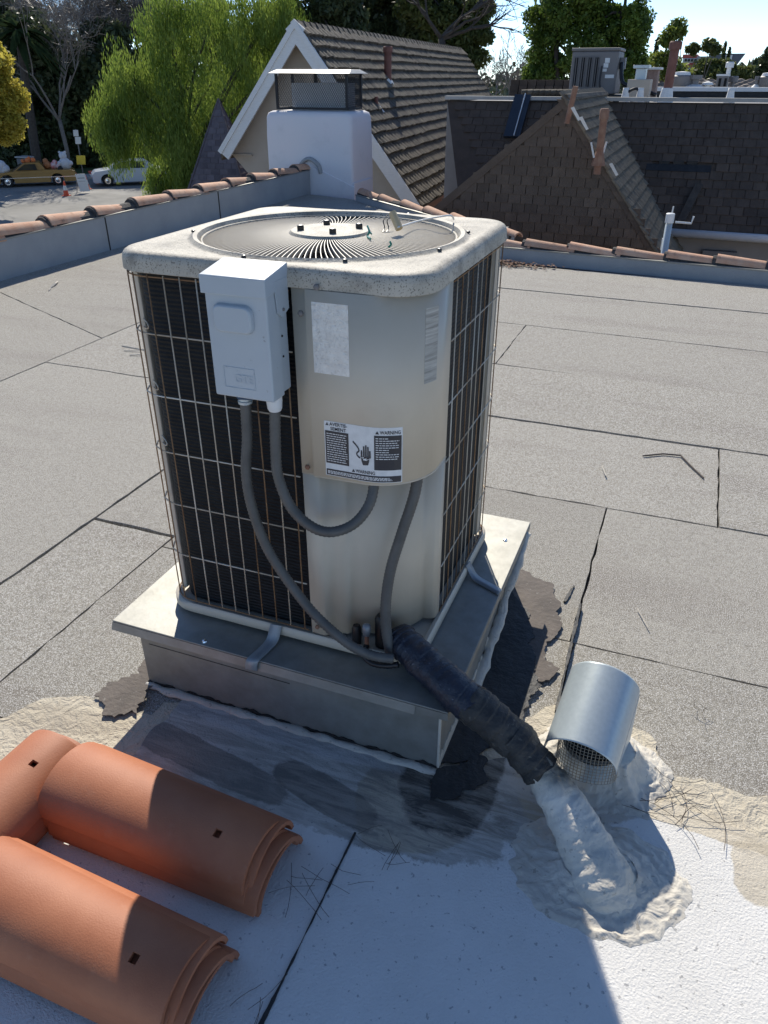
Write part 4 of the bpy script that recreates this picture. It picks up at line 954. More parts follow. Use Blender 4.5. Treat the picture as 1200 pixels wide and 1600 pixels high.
MB().slab([ga(1.8,zR+.02,.3),ga(uR-.03,zR-.0,.3),ga(uR-.03,zR-.0,RL),ga(1.8,zR+.02,RL)],ZV*-.03).build('soffit',mat('red_brown_soffit',(.18,.07,.05),rough=.8),ha)
# flue on the slope
def on_R(px,py): return at_pl(px,py,ga(0,0),nR)
def flue(name,base,h,r,m,lab,cat='flue pipe',capr=None,flash=True,lean=Vector((0,0,0))):
    t=thing(name,base,lab,cat)
    MB().tube([base-ZV*.15,base+ZV*h+lean],r,10).build('pipe',m,t,smooth=True,angle=50)
    if capr: MB().lathe([(capr,0),(capr,.10),(capr*.8,.12)],base+ZV*(h-.05)+lean,12).build('cap',m,t,smooth=True,angle=40)
    return t
b=on_R(606,127); flue('flue_pipe',b,.62,.085,m_flue,'rust red flue standing on the steep brown tiled roof',capr=.11)
MB().hexa([b+DA*-.14+VR*-.12+nR*.03,b+DA*.20+VR*-.16+nR*.03,b+DA*.20+VR*.12+nR*.03,b+DA*-.14+VR*.12+nR*.03,b+DA*-.08+VR*-.08+nR*.07,b+DA*.10+VR*-.08+nR*.07,b+DA*.10+VR*.08+nR*.07,b+DA*-.08+VR*.08+nR*.07]).build('flashing',m_wood,bpy.data.objects['flue_pipe'])
b=on_R(588,168); t=flue('flue_pipe',b,.20,.04,m_flue,'small rusty vent pipe low on the brown tiled roof beside the chimney cap')
MB().slab([b+DA*.02+VR*-.16+nR*.06,b+DA*.10+VR*-.16+nR*.06,b+DA*.06+VR*.02+nR*.06],nR*.01).build('flashing',m_wood,t)

# ------------------------------------------------------------------ dark shingled spire
sp=thing('shingled_spire',(-11.3,17.5,GZ),'dark grey shingled pointed turret roof between the parapet and the gable house','turret')
ap=at_y(341,154,17.5); bz=-1.9
bc=Vector((ap.x-.03,ap.y,bz)); hw=1.12; ra=R(12)
cor=[bc+Vector((hw*math.cos(ra+PI/4+k*PI/2)*1.414,hw*math.sin(ra+PI/4+k*PI/2)*1.414,0)) for k in range(4)]
m_spi=mat('slate_grey_shingle',(.10,.09,.105),(.15,.135,.15),scale=5,rough=.85,bump=.4,bscale=120,rand=.2)
MB().add([*cor,ap],[(0,1,4),(1,2,4),(2,3,4),(3,0,4),(3,2,1,0)]).build('roof_core',m_spi,sp)
for k in (2,1,3):
    a,b_=cor[k],cor[(k+1)%4]
    U=(b_-a).normalized(); mid=(a+b_)/2; V=(ap-mid); l=V.length; V.normalize(); wf=(b_-a).length
    if U.cross(V).y>0 and k==2: pass
    inward=lambda u,v,wf=wf,l=l: (0<u<wf and v<l and abs(u-wf/2)<wf/2*(1-v/l)-.06)
    tiled(sp,a,U,V,inward,int(l/.13),.13,.20,.012,m_spi,'shingle',300 if k==2 else 0,20+k,minu=0,maxu=wf)
for k in range(4): MB().tube([cor[k],ap],[.04,.02],4).build('hip_edge',m_spi,sp)
MB().slab([bc+Vector((x,y,0)) for x,y in ((-1,-1),(1,-1),(1,1),(-1,1))],(0,0,GZ-bz)).build('turret_wall',m_bldg,sp)

# ------------------------------------------------------------------ flat-roofed building with the dark shingled mansard
BY0,BZ0,BY1,BZ1=13.0,-.44,14.6,1.26
hbm=thing('mansard_building',(0,16,GZ),'flat roofed building with a dark brown shingled slope and grey wall below','building')
UB=Vector((1,0,0)); VB=Vector((0,BY1-BY0,BZ1-BZ0)); lenB=VB.length; VB.normalize(); nB=Vector((0,-VB.z,VB.y))
def on_B(px,py): return at_pl(px,py,Vector((0,BY0,BZ0)),nB)
l0=on_B(700,151); l1=on_B(752,268); 
xl0=l0.x; 
MB().slab([Vector((xl0,BY1,BZ1-.02)),Vector((3.9,BY1,BZ1-.02)),Vector((3.9,BY0,BZ0-.02)),Vector((-.6,BY0,BZ0-.02)),Vector((l1.x,l1.y-.9,l1.z-.95))],-nB*.1).build('slope_core',m_shB,hbm)
def insB(u,v):
    # u is world x, left boundary runs down to the right
    y=BY0+v*VB.y; lim=xl0+(l1.x-xl0)*(BY1-y)/(BY1-l1.y)
    p=Vector((u,BY0,BZ0))+VB*v
    for (a,b,c,d) in ((-.62,-.15,1.02,1.16),):   # shingles missing along one course
        if a<u<b and c<v<d: return False
    return u>lim and u<3.9 and v<lenB
miss=on_B(1062,262)
def insB2(u,v):
    if miss.x-.5<u<miss.x+.48 and abs(v-((miss.y-BY0)/VB.y))<.075: return False
    return insB(u,v)
tiled(hbm,(0,BY0,BZ0),UB,VB,insB2,16,lenB/15.5,.19,.012,m_shB,'shingle',300,5,minu=-6,maxu=4,wj=.05)
MB().box(xl0-.03,4,BY1-.06,BY1+.10,BZ1-.005,BZ1+.05).build('coping',mat('pale_coping',(.38,.36,.32),(.48,.46,.42),scale=4,rough=.8),hbm)
MB().box(xl0-.03,4,BY1+.10,24,GZ,BZ1-.06).build('flat_roof',mat('grey_roof_felt',(.25,.24,.23),(.32,.31,.30),scale=2,rough=.95),hbm)
MB().box(-3.0,4,BY0+.25,14.7,GZ,BZ0-.1).build('wall',mat('grey_render',(.26,.24,.225),(.30,.28,.26),scale=2,rough=.9),hbm)
mb=MB(); mb.tube([(-.42,BY0-.06,BZ0-.03),(4,BY0-.06,BZ0-.05)],.062,10); mb.build('gutter',mat('white_gutter',(.6,.6,.6),(.66,.66,.66),scale=4,rough=.5),hbm,smooth=True)
p=on_B(1010,340); 
MB().box(-.95,-.5,BY0+.10,BY0+.24,GZ,BZ0-.12).build('corner_board',m_wood,hbm)
MB().slab([Vector((miss.x-.5,miss.y-.05,miss.z-.055))+nB*.012,Vector((miss.x+.46,miss.y-.05,miss.z-.055))+nB*.012,Vector((miss.x+.46,miss.y+.03,miss.z+.032))+nB*.012,Vector((miss.x-.5,miss.y+.03,miss.z+.032))+nB*.012],nB*.003).build('bare_felt',m_tar,hbm)
# exposed battens where shingles are missing
for k in range(3):
    q=on_B(1040+k*22,255); MB().box(q.x-.10,q.x+.06,q.y-.02,q.y+.01,q.z-.03,q.z+.03).build('exposed_batten',m_tar,hbm)
# loose board lying on the slope
a=on_B(1062,352)+nB*.03; b=on_B(1092,292)+nB*.03; d=(b-a).normalized(); s_=d.cross(nB)*.055
o=MB().slab([a-s_,a+s_,b+s_,b-s_],nB*.05).build('loose_board',m_barkd); tag(o,'dark board lying aslant on the dark shingled slope above the gutter','board')
# blue-black flashing strip at left with cable
a=on_B(800,218)+nB*.03; b=on_B(818,153)+nB*.03; s_=Vector((.14,0,0))
o=MB().slab([a-s_,a+s_,b+s_,b-s_],nB*.05).build('metal_flashing',mat('blue_black_metal',(.035,.042,.055),(.05,.06,.075),scale=4,rough=.4,metal=.4)); tag(o,'blue black metal flashing strip running down the dark slope at left','flashing')
tag(MB().tube([a+nB*.07+s_*.3,b+nB*.07+s_*.3],.010,6).build('roof_cable',m_white),'pale cable running along the blue black flashing strip','cable')

# ------------------------------------------------------------------ cross gable in front of it
cw=thing('cross_gable',(-1.9,11.5,GZ),'brown shingled triangular gable with a tiled right slope in front of the dark mansard','gable roof')
CYF=11.0; ca=at_y(883,156,CYF); cl=at_y(675,330,CYF-.0); crt=at_y(1030,402,CYF)
dl=(cl-ca)/(ca.z-cl.z); dr=(crt-ca)/(ca.z-crt.z)
lowz=-1.2
lb=ca+dl*(ca.z-lowz); rb=ca+dr*(ca.z-lowz); lb.y=rb.y=CYF
bk_=Vector((ca.x,BY1+.0,ca.z-.03))
mb=MB(); mb.add([lb,rb,ca,Vector((lb.x,BY1+.3,lb.z)),Vector((rb.x,BY1+.3,rb.z)),Vector((ca.x,BY1+.3,ca.z))],[(0,1,2),(5,4,3),(0,2,5,3),(2,1,4,5),(1,0,3,4)]); mb.build('roof_core',m_shB,cw)
MB().box(lb.x,rb.x,CYF+.02,BY1,GZ,lowz).build('wall',m_bldg,cw)
hC=ca.z-lowz
wC=rb.x-lb.x
tiled(cw,(lb.x,CYF-.008,lowz),(1,0,0),(0,0,1),lambda u,v:(lb.x+ (ca.x-lb.x)*v/hC +.06)< (lb.x+u) <(rb.x-(rb.x-ca.x)*v/hC+.02),int(hC/.118),.118,.17,.016,m_shC,'shingle',300,9,minu=0,maxu=wC,wj=.05)
# right slope tiles
VC=(ca-rb); VC.y=0; lC=VC.length; VC.normalize(); UCv=Vector((0,1,0))
tiled(cw,(rb.x,CYF-.05,rb.z),UCv,VC,lambda u,v:0<u<4.1,int(lC/.14)+1,.14,.085,.028,mat('grey_brown_ribbed_tile',(.13,.105,.075),(.21,.175,.125),scale=8,rough=.85,bump=.4,bscale=60,rand=.22,col3=(.10,.09,.07),s3=9,t3=.55,w3=.2,k3=.7),'roof_tile',300,12,rib=.016,jit=.3,minu=0,maxu=4.1,offset=0)
MB().tube([ca+Vector((0,-.03,.02)),ca+Vector((0,4.0,.0))],.05,6).build('ridge_roll',m_shA,cw)
for (e,nm) in ((lb,'left'),(rb,'right')):
    d=(ca-e); d.y=0; s_=Vector((-d.z,0,d.x)).normalized()*.05
    if nm=='right':
        for k in range(22):
            q=e+(ca-e)*(k/22); q2=e+(ca-e)*((k+1.05)/22); q.y=q2.y=CYF
            MB().slab([q+Vector((-.09,-.035,0)),q+Vector((.02,-.035,.0)),q2+Vector((.005,-.03,0)),q2+Vector((-.10,-.03,0))],(0,.05,0)).build('rake_tile',m_shC,cw)
    else: MB().slab([e+Vector((-.03,-.03,.02)),e+Vector((.10,-.03,-.02)),ca+Vector((.02,-.03,-.08)),ca+Vector((0,-.03,.02))],(0,.05,0)).build('rake_edge',m_shC,cw)
nC=Vector((VC.z,0,-VC.x)); nC=nC if nC.z>0 else -nC
def on_C(px,py): return at_pl(px,py,Vector(ca),nC)
b=on_C(935,252); t=flue('vent_flue',b,.52,.046,m_rustm,'rust orange vent pipe standing on the ribbed slope of the cross gable',capr=.058)
for s_ in (-.10,.06): MB().tube([b+Vector((s_*.5,s_,.05)),b+Vector((s_,s_*1.5,.22))],.012,5).build('brace',m_wood,t)
MB().lathe([(.09,0),(.05,.16)],b-ZV*.05,8).build('cone',m_rustm,t)
b=on_C(888,172); t=flue('vent_flue',b,.26,.034,m_rustm,'short leaning rusty vent pipe near the peak of the cross gable',lean=Vector((.06,0,0)))
for (px,py) in ((884,175),(897,190),(944,262)):
    q=on_C(px,py)+nC*.07; MB().slab([q,q+Vector((.10,.05,-.14)),q+Vector((.12,.05,-.13)),q+Vector((.03,.0,.01))],nC*.01).build('nail_strip',m_wood,cw)
# white stand pipe
b=at_y(1045,400,8.6); b.z=GZ; tp=at_y(1048,334,8.6)
sp_=thing('stand_pipe',(b.x,8.6,GZ),'grey white capped pipe standing beside the low wall behind the back parapet','pipe')
MB().tube([b,tp-ZV*.06],.034,12).build('pipe',m_galvb,sp_,smooth=True); MB().lathe([(.043,0),(.043,.085),(.035,.09)],tp-ZV*.085,14).build('cap',m_white,sp_,smooth=True,angle=40)
o=MB().tube([at_y(1055,347,9.5),at_y(1080,349,9.5),at_y(1084,338,9.5)],.012,6).build('bent_rod',m_white); tag(o,'thin bent white rod beside the capped stand pipe','rod')
b=at_y(1035,385,8.9)
o=MB(); 
for k in range(3): o.box(b.x-.03+.012*k,b.x+.03+.012*k,b.y,b.y+.02,b.z-.22+.18*k,b.z-.10+.18*k)
o.tube([(b.x-.01,b.y+.01,b.z-.6),(b.x+.04,b.y+.01,b.z+.4)],.008,5); tag(o.build('pipe_bracket',m_white),'white strapped bracket at the foot of the ribbed slope','bracket')
q=at_y(1123,405,12.9); o=MB().box(q.x-.25,q.x+.25,13.15,13.26,q.z-.2,q.z+.07).build('wall_box',m_grey,None,bevel=.01); tag(o,'grey box on the grey wall just above the back parapet tiles','box')

# ------------------------------------------------------------------ things on the flat roof
rz=BZ1-.06
rc=thing('rooftop_condenser',at_y(925,146,16.2)*1,'grey ribbed rooftop air conditioner standing on the far flat roof','air conditioner')
p=at_y(888,142,16.2); p2=at_y(960,142,16.2); rc.location=((p.x+p2.x)/2,16.6,rz)
ax0,ax1=p.x,p2.x; aw=ax1-ax0; az0=rz+.12; az1=at_y(900,80,16.2).z
MB().box(ax0-.05,ax1+.15,16.15,17.1,rz,az0-.01).build('stand',m_tar,rc)
MB().box(ax0,ax1,16.2,17.05,az0,az1).build('body',m_grey,rc,bevel=.03)
for k in range(4):
    x=ax0+aw*(.08+.145*k); MB().box(x,x+aw*.085,16.193,16.199,az0+.12,az1-.10).build('coil_slot',m_dark,rc)
for k in range(12): 
    x=ax0+aw*(.055+.048*k); MB().box(x,x+.010,16.180,16.1925,az0+.1,az1-.08).build('louvre',m_grey,rc)
MB().box(ax0-.015,ax1+.015,16.185,17.065,az1+.001,az1+.05).build('top_panel',m_grey,rc,bevel=.015)
for a,b_,c,d in ((.70,.80,.62,.72),(.69,.78,.53,.60),(.76,.95,.38,.46),(.72,.82,.73,.84)): MB().box(ax0+aw*a,ax0+aw*b_,16.190,16.1985,az0+(az1-az0)*c,az0+(az1-az0)*d).build('sticker',m_stw,rc)
MB().box(ax1+.01,ax1+.1,16.4,16.6,az0+.4,az1-.1).build('side_box',m_grey,rc)
MB().tube(smooth_path([(ax0+aw*.68,16.15,az0+.45),(ax0+aw*.67,16.12,az0+.2),(ax0+aw*.72,16.1,az0+.05)],5),.02,6).build('cable',m_black,rc)
o=MB().tube(smooth_path([(ax1+.05,16.3,az0+.5),(ax1+.12,16.2,az0+.2),(ax1+.35,16.1,az0+.12),(ax1+.75,16.0,rz+.12)],6),.035,7).build('refrigerant_line',m_black,smooth=True); tag(o,'black insulated line trailing right from the rooftop air conditioner','pipe')
# tan box, chimneys
def boxthing(name,px0,px1,pyt,pyb,Y,dep,m,label,cat,capm=None,caph=.05):
    a=at_y(px0,pyt,Y); b=at_y(px1,pyt,Y); t=thing(name,((a.x+b.x)/2,Y,rz),label,cat)
    MB().box(a.x,b.x,Y,Y+dep,rz,a.z).build('body',m,t,bevel=.01)
    if capm: MB().box(a.x-.05,b.x+.05,Y-.05,Y+dep+.05,a.z+.001,a.z+caph).build('cap',capm,t,bevel=.008)
    return t
boxthing('tan_housing',981,1017,124,150,15.6,.5,m_tanp,'tan square housing on the flat roof right of the air conditioner','roof box')
boxthing('square_vent',994,1010,107,124,15.8,.3,m_galvb,'silver square vent with flat cap above the tan housing','roof vent',m_galvb)
boxthing('brick_chimney',1010,1029,109,152,17.2,.5,m_brick,'dark brick chimney behind the tan housing','chimney',m_wood,.04)
b=at_y(1041,149,15.2); b.z=rz; h=at_y(1047,72,15.2).z-rz
t=flue('flue_pipe',b,h,.075,m_flue,'tall rust red flue pipe on the far flat roof against the sky',capr=.10,lean=Vector((.02,0,0)))
MB().lathe([(.13,0),(.09,.22),(.08,.24)],b,10).build('flashing_cone',m_wood,t)
for i,(px,py,Y) in enumerate(((977,149,15.1),(1000,149,15.1),(1141,150,15.1))):
    q=at_y(px,py,Y); q.z=rz; o=MB().lathe([(.10,0),(.06,.12),(.05,.2),(.05,.24)],q,8).build('white_cone',m_wood,None,smooth=True); tag(o,['white flashing cone just right of the rooftop air conditioner','white flashing cone at the foot of the tan housing','white flashing cone below the small far air conditioner'][i],'roof vent')
o=MB().tube(smooth_path([at_y(978,146,15.1),at_y(988,140,15.1),at_y(996,139,15.1),at_y(1000,146,15.1)],5),.025,6).build('bent_line',m_black,smooth=True); tag(o,'black pipe arching between two white cones on the flat roof','pipe')
# dark ridge roof and clay ridge tiles left of the condenser
q0=at_y(796,131,19.5); q1=at_y(893,131,19.5)
dk=thing('dark_tile_roof',((q0.x+q1.x)/2,19.6,rz),'low dark tiled roof strip behind the rooftop air conditioner at left','roof')
for j in range(3):
    for i in range(7):
        w_=(q1.x-q0.x)/7; MB().box(q0.x+w_*i+.01,q0.x+w_*(i+1)-.01,19.5+.05*j,19.7+.05*j,rz+.12*j-.05,rz+.12*j+.1).build('roof_tile',m_shB,dk)
MB().box(q0.x,q1.x,19.75,20.5,rz,q0.z).build('core',m_shB,dk)
rt=thing('clay_ridge_row',at_y(855,146,15.3),'row of pale clay ridge tiles along the flat roof edge left of the air conditioner','roof tiles'); rt.location.z=rz
for k in range(9):
    q=at_y(822+k*9.2,143,15.3); o=MB().tube([(q.x-.08,15.3,q.z-.02),(q.x+.10,15.38,q.z-.0)],[.05,.04],8).build('ridge_tile',m_shA,rt,smooth=True,angle=40)
MB().box(at_y(818,146,15.3).x,at_y(905,146,15.3).x,15.35,15.5,rz,rz+.12).build('kerb',m_mortar,rt)
# white parapet line and roof vents further right
q0=at_y(1026,149,20);q1=at_y(1215,149,20)
o=MB().box(q0.x,q1.x,20,20.25,rz,at_y(1026,144,20).z+.02).build('parapet_wall',m_tar,None); tag(o,'dark low parapet with a white top across the far flat roof','parapet')
tp_=MB().box(q0.x-.03,q1.x,19.95,20.3,at_y(1026,144,20).z+.021,at_y(1026,144,20).z+.10).build('white_cap',m_wood,o)
vz=at_y(1060,141,20.8).z
def turb(px,w_,h_,lab,kind):
    q=at_y(px,140,20.8); t=thing('roof_turbine',(q.x,20.8,vz-.1),lab,'roof vent')
    if kind=='t':
        MB().lathe([(w_*.5,-.3),(w_*.45,.08)],(q.x,20.8,vz-.05),14).build('base',m_wood,t)
        MB().lathe([(w_*.5,.0),(w_*.62,h_*.3),(w_*.62,h_*.8),(w_*.4,h_)],(q.x,20.8,vz+.05),14).build('drum',m_grey,t,smooth=True,angle=40)
        MB().lathe([(w_*.55,h_*.8),(w_*.45,h_*1.1),(.01,h_*1.15)],(q.x,20.8,vz+.05),14).build('cap',m_wood,t)
    elif kind=='d':
        MB().lathe([(w_,-.3),(w_*.8,.10),(w_*.3,.17)],(q.x,20.8,vz-.05),14).build('dome',m_wood,t,smooth=True,angle=40)
        MB().lathe([(w_*.25,.1),(w_*.25,h_*.7),(w_*.4,h_*.72),(w_*.4,h_)],(q.x,20.8,vz),10).build('stub',m_grey,t)
    else:
        MB().lathe([(w_*.4,-.3),(w_*.4,h_*.6)],(q.x,20.8,vz),10).build('stub',m_wood,t)
        MB().lathe([(w_,0),(w_*.8,h_*.25),(.01,h_*.4)],(q.x,20.8,vz+h_*.6),12).build('mushroom',m_wood,t,smooth=True,angle=40)
turb(1062,.36,.28,'dark drum vent with a pale cap, first right of the tall red flue','t'); turb(1083,.38,.30,'white domed vent right of the dark drum vent','d'); turb(1104,.13,.18,'small white mushroom vent left of the far air conditioner','m')
turb(1180,.14,.28,'thin dark vent pair near the right edge of the far roof','d'); turb(1197,.30,.26,'grey glazed vent hood at the right edge of the far roof','t')
# small far condenser
a=at_y(1116,143,21.2); b=at_y(1138,119,21.2); t=thing('rooftop_condenser',((a.x+b.x)/2,21.3,vz-.2),'small dark air conditioner far off on the right among the roof vents','air conditioner')
MB().box(a.x,b.x+.02,21.2,21.8,vz-.2,b.z).build('body',m_grey,t,bevel=.02)
for k in range(2): MB().box(a.x+.05+(b.x-a.x)*.5*k,a.x+(b.x-a.x)*(.44+.5*k),21.19,21.199,a.z+.1,b.z-.04).build('grille_panel',m_dark,t)
MB().box(a.x-.02,b.x+.04,21.18,21.82,b.z+.001,b.z+.04).build('top_panel',m_wood,t)
q=at_y(1137,119,21.9); flue('flue_pipe',Vector((q.x,21.9,vz-.2)),q.z-vz+.42,.05,m_wood,'white capped vent pipe rising behind the small far air conditioner',capr=.09)
q=at_y(1145,128,21.9); flue('flue_pipe',Vector((q.x,21.9,vz-.2)),q.z-vz+.25,.05,m_grey,'grey elbow vent right of the small far air conditioner',capr=.11)
# long far pantiled roof
fr_=thing('far_tiled_roof',(6,30,GZ),'long low grey brown scalloped tile roof across the far right','roof')
e0=at_y(1018,146,28);e1=at_y(1230,147,28);r0=at_y(1020,127,31);r1=at_y(1230,126,31)
MB().slab([e0,e1,r1,r0],(0,.2,-.1)).build('roof_core',m_shB,fr_)
MB().box(e0.x,e1.x,28.3,34,GZ,e0.z-.1).build('wall',m_bldg,fr_)
Vf=(r0-e0); Uf=Vector((1,0,0)); Vf.x=0; lf=Vf.length
tiled(fr_,(e0.x,28,e0.z),Uf,Vf,lambda u,v:u<e1.x-e0.x,7,lf/6.6,.30,.05,mat('grey_brown_pantile',(.23,.19,.16),(.32,.27,.23),scale=3,rough=.9,rand=.25),'roof_tile',300,31,rib=.05,jit=.0,minu=0,maxu=e1.x-e0.x,offset=.5)
# far buildings
fb=thing('striped_building',(18,95,GZ),'far block with red and white horizontal bands behind the small trees','building')
def far(px0,px1,py0,py1,Y,dep=8): a=at_y(px0,py0,Y); b=at_y(px1,py1,Y); return a.x,b.x,Y,Y+dep,b.z,a.z
m_red=mat('red_band',(.5,.11,.08),rough=.8)
for k,(y0,y1,m) in enumerate(((85,91,m_red),(91,98,m_wood),(98,106,m_red),(106,114,m_wood),(114,116,m_red),(116,140,m_conc))):
    MB().box(*far(1067,1089,y0,y1,90,10)).build('band',m,fb)
MB().box(*far(1089,1100,88,140,89.9,9)).build('side_wing',m_conc,fb)
for r_ in (94,110):
    for k in range(4):
        x0,x1,a,b,c,d=far(1070+k*5,1073+k*5,r_-2,r_+2,89.8,.3); MB().box(x0,x1,a,a+.1,c,d).build('window',m_glass,fb)
sb=thing('sign_building',(25,80,GZ),'far dark flat topped building with white lettering on its fascia','building')
x0,x1,y0,y1,z0,z1=far(1108,1157,84,125,80,12); MB().slab([(x0,y0,z0),(x1-1.2,y0,z0),(x1,y0,z1),(x0,y0,z1)],(0,10,0)).build('body',mat('slate_fascia',(.10,.11,.13),(.13,.14,.16),scale=.3,rough=.7),sb)
x0,x1,y0,y1,z0,z1=far(1134,1143,86,94,79.9,.1); MB().box(x0,x1,79.8,79.95,z0,z1).build('lettering',m_wood,sb)

# ================================================================== trees
def leaf_mesh(name,cent,n,size,m,parent,droop=0,flat=0,asp=.45,spread=None,seed=1,hang=0,keepz=None):
    """cent = list of (x,y,z,rx,ry,rz,weight) clumps; every leaf is a small quad of its own"""
    g_=np.random.default_rng(seed); C=np.array([c[:3] for c in cent],float); Rr=np.array([c[3:6] for c in cent],float); W=np.array([c[6] for c in cent],float); W/=W.sum()
    idx=g_.choice(len(cent),n,p=W); d=g_.normal(size=(n,3)); d/=np.linalg.norm(d,axis=1)[:,None]; rad=g_.random(n)**(1/2.2)
    P=C[idx]+d*Rr[idx]*rad[:,None]
    a=g_.normal(size=(n,3)); 
    if droop: a=a*(1-droop)+np.array([0,0,-1])*droop*2
    a/=np.linalg.norm(a,axis=1)[:,None]
    b=g_.normal(size=(n,3)); b-= (b*a).sum(1)[:,None]*a; b/=np.linalg.norm(b,axis=1)[:,None]
    s=size*(.6+.8*g_.random(n))[:,None]; off=np.array(wl(parent)) if parent else 0
    P=P-off
    v=np.stack([P-a*s,P+b*s*asp,P+a*s,P-b*s*asp],1).reshape(-1,3)
    me=bpy.data.meshes.new(name); me.vertices.add(4*n); me.vertices.foreach_set('co',v.ravel()); me.loops.add(4*n); me.loops.foreach_set('vertex_index',np.arange(4*n))
    me.polygons.add(n); me.polygons.foreach_set('loop_start',np.arange(n)*4); me.polygons.foreach_set('loop_total',np.full(n,4)); me.update(calc_edges=True); me.materials.append(m)
    o=bpy.data.objects.new(name,me); COL.objects.link(o); o.parent=parent; return o
def branching(mb,p,d,l,r,depth,tips,rr,spread=.5,up=.15,seg=6,minr=.01,kids=(2,3),shrink=.72,wob=.12):
    P=[p.copy()]; q=p.copy(); dd=d.copy(); n=4
    for i in range(n):
        dd=(dd+Vector((rr.gauss(0,wob),rr.gauss(0,wob),rr.gauss(0,wob)+up*.25))).normalized(); q=q+dd*l/n; P.append(q.copy())
    mb.tube(P,[r*(1-.38*i/n) for i in range(n+1)],seg if depth>1 else 3,cap=False)
    if depth==0: tips.append(q.copy()); return
    if depth<=2: tips.append(P[2].copy())
    for k in range(rr.randint(*kids)):
        a=Vector((rr.gauss(0,1),rr.gauss(0,1),rr.gauss(0,.6))); a=(a-dd*a.dot(dd)).normalized()
        nd=(dd+a*spread*rr.uniform(.6,1.3)+ZV*up).normalized(); st=P[rr.choice([2,3,4,4])]
        branching(mb,st,nd,l*shrink*rr.uniform(.8,1.15),max(minr,r*.58),depth-1,tips,rr,spread,up,seg,minr,kids,shrink,wob)
def ground_at(px,dist):
    d=sight(px,120); d=Vector((d.x,d.y,0)).normalized(); return Vector((d.x*dist,d.y*dist,GZ))
def pxh(px,py,dist):   # height of a sight line at a horizontal distance
    d=sight(px,py); h=Vector((d.x,d.y,0)).length; return CAMP.z+d.z/h*dist
def pt(px,py,dist):
    d=sight(px,py); h=Vector((d.x,d.y,0)).length; return CAMP+d*(dist/h)
def clumps(pxs,dist,depth,rpx,rr,n,fill=1):
    """clump centres inside an outline seen from the roof, given real depth"""
    out=[]; sc=dist*.866/1180*1.15
    return out
l_pep1=leafmat('pepper_leaves',(.09,.17,.02),(.36,.44,.09),.5); l_dark=leafmat('dark_leaves',(.035,.055,.026),(.12,.145,.06),.3)
l_mid=leafmat('ficus_leaves',(.035,.075,.015),(.24,.33,.06),.4); l_yel=leafmat('golden_leaves',(.36,.33,.04),(.66,.55,.12),.5); l_oli=leafmat('olive_leaves',(.06,.085,.025),(.15,.17,.05),.35)
l_dead=leafmat('grey_twig_leaves',(.13,.115,.105),(.26,.235,.21),.1); l_lite=leafmat('sapling_leaves',(.12,.17,.03),(.25,.28,.06),.5)
def tree(name,px,dist,outline,label,cat,lm,bark,n,size,seed,trunk_r=.3,droop=0,asp=.45,clr=1.2,nc=60,depthm=None,hang=0,fill=.5,group=None,dens=None,trh=.4):
    """outline: list of (px,py,rpx) lobes of the crown; each lobe becomes a cluster of leaf clumps with real depth"""
    rr=random.Random(seed); base=ground_at(px,dist); t=thing(name,base,label,cat,group); mpp=dist*1.05/1362
    cent=[]; toward=Vector((base.x,base.y,0)).normalized(); tips=[]
    mb=MB(); lob=[]
    for (qx,qy,rp) in outline:
        c=pt(qx,qy,dist+rr.uniform(-1,1)*rp*mpp*.4); lob.append((c,rp*mpp))
    for c,r_ in lob:
        k=max(3,int(nc*(r_/sum(x[1] for x in lob))))
        for i in range(k):
            d=Vector((rr.gauss(0,1),rr.gauss(0,1),rr.gauss(0,1))).normalized()*r_*(rr.random()**.4)
            rr_=clr*rr.uniform(.5,1.15); q=c+d; cent.append((q.x,q.y,q.z-(hang*.5),rr_,rr_,rr_*(.75+hang),rr_**2)); tips.append(q)
    # trunk and limbs to the lobes
    top=sum((c for c,_ in lob),Vector((0,0,0)))/len(lob); fork=base+(Vector((top.x,top.y,top.z))-base)*trh
    mb.tube(smooth_path([base-ZV*.3,base.lerp(fork,.5)+Vector((rr.uniform(-.3,.3),0,0)),fork],5),[trunk_r*(1.15-.35*i/10) for i in range(11)],9); mb.build('trunk',bark,t,smooth=True)
    mb=MB()
    for c,r_ in lob:
        mid=fork.lerp(c,.5)+Vector((rr.uniform(-.4,.4),rr.uniform(-.4,.4),.3)); mb.tube(smooth_path([fork,mid,c],5),[trunk_r*.55*(1-.7*i/10) for i in range(11)],6)
        for q in rr.sample(tips,min(10,len(tips))):
            if (q-c).length<r_*1.3: mb.tube([c,(c+q)/2+Vector((0,0,.15)),q],[trunk_r*.24,trunk_r*.16,.015],4)
    mb.build('limbs',bark,t,smooth=True)
    leaf_mesh('crown',cent,n,size,lm,t,droop=droop,asp=asp,seed=seed)
    return t
def bare(name,px,dist,h,label,seed,bark,r=.16,depth=6,spread=.55,up=.1,l=None,kids=(2,3),minr=.012,group=None,leaf=0,lean=Vector((0,0,0)),shrink=.74):
    rr=random.Random(seed); base=ground_at(px,dist); t=thing(name,base,label,'bare tree',group); tips=[]
    st=l or h*.27
    mb=MB(); top=base+ZV*st+lean; mb.tube([base-ZV*.3,base.lerp(top,.5)+Vector((.1,.05,0)),top],[r*1.2,r*1.05,r*.95],9); mb.build('trunk',bark,t,smooth=True)
    mb=MB()
    for k in range(4):
        a=k*1.57+rr.uniform(-.4,.4); d=Vector((math.cos(a)*.6,math.sin(a)*.6,.9)).normalized(); branching(mb,top-ZV*.2*k*.3,d,st*.85,r*.6,depth-1,tips,rr,spread,up,5,minr,kids,shrink)
    o=mb.build('branches',bark,t)
    if leaf: leaf_mesh('fine_twigs',[(p.x,p.y,p.z,.7,.7,.7,1) for p in tips],leaf,.30,l_dead,t,seed=seed,asp=.035)
    return t
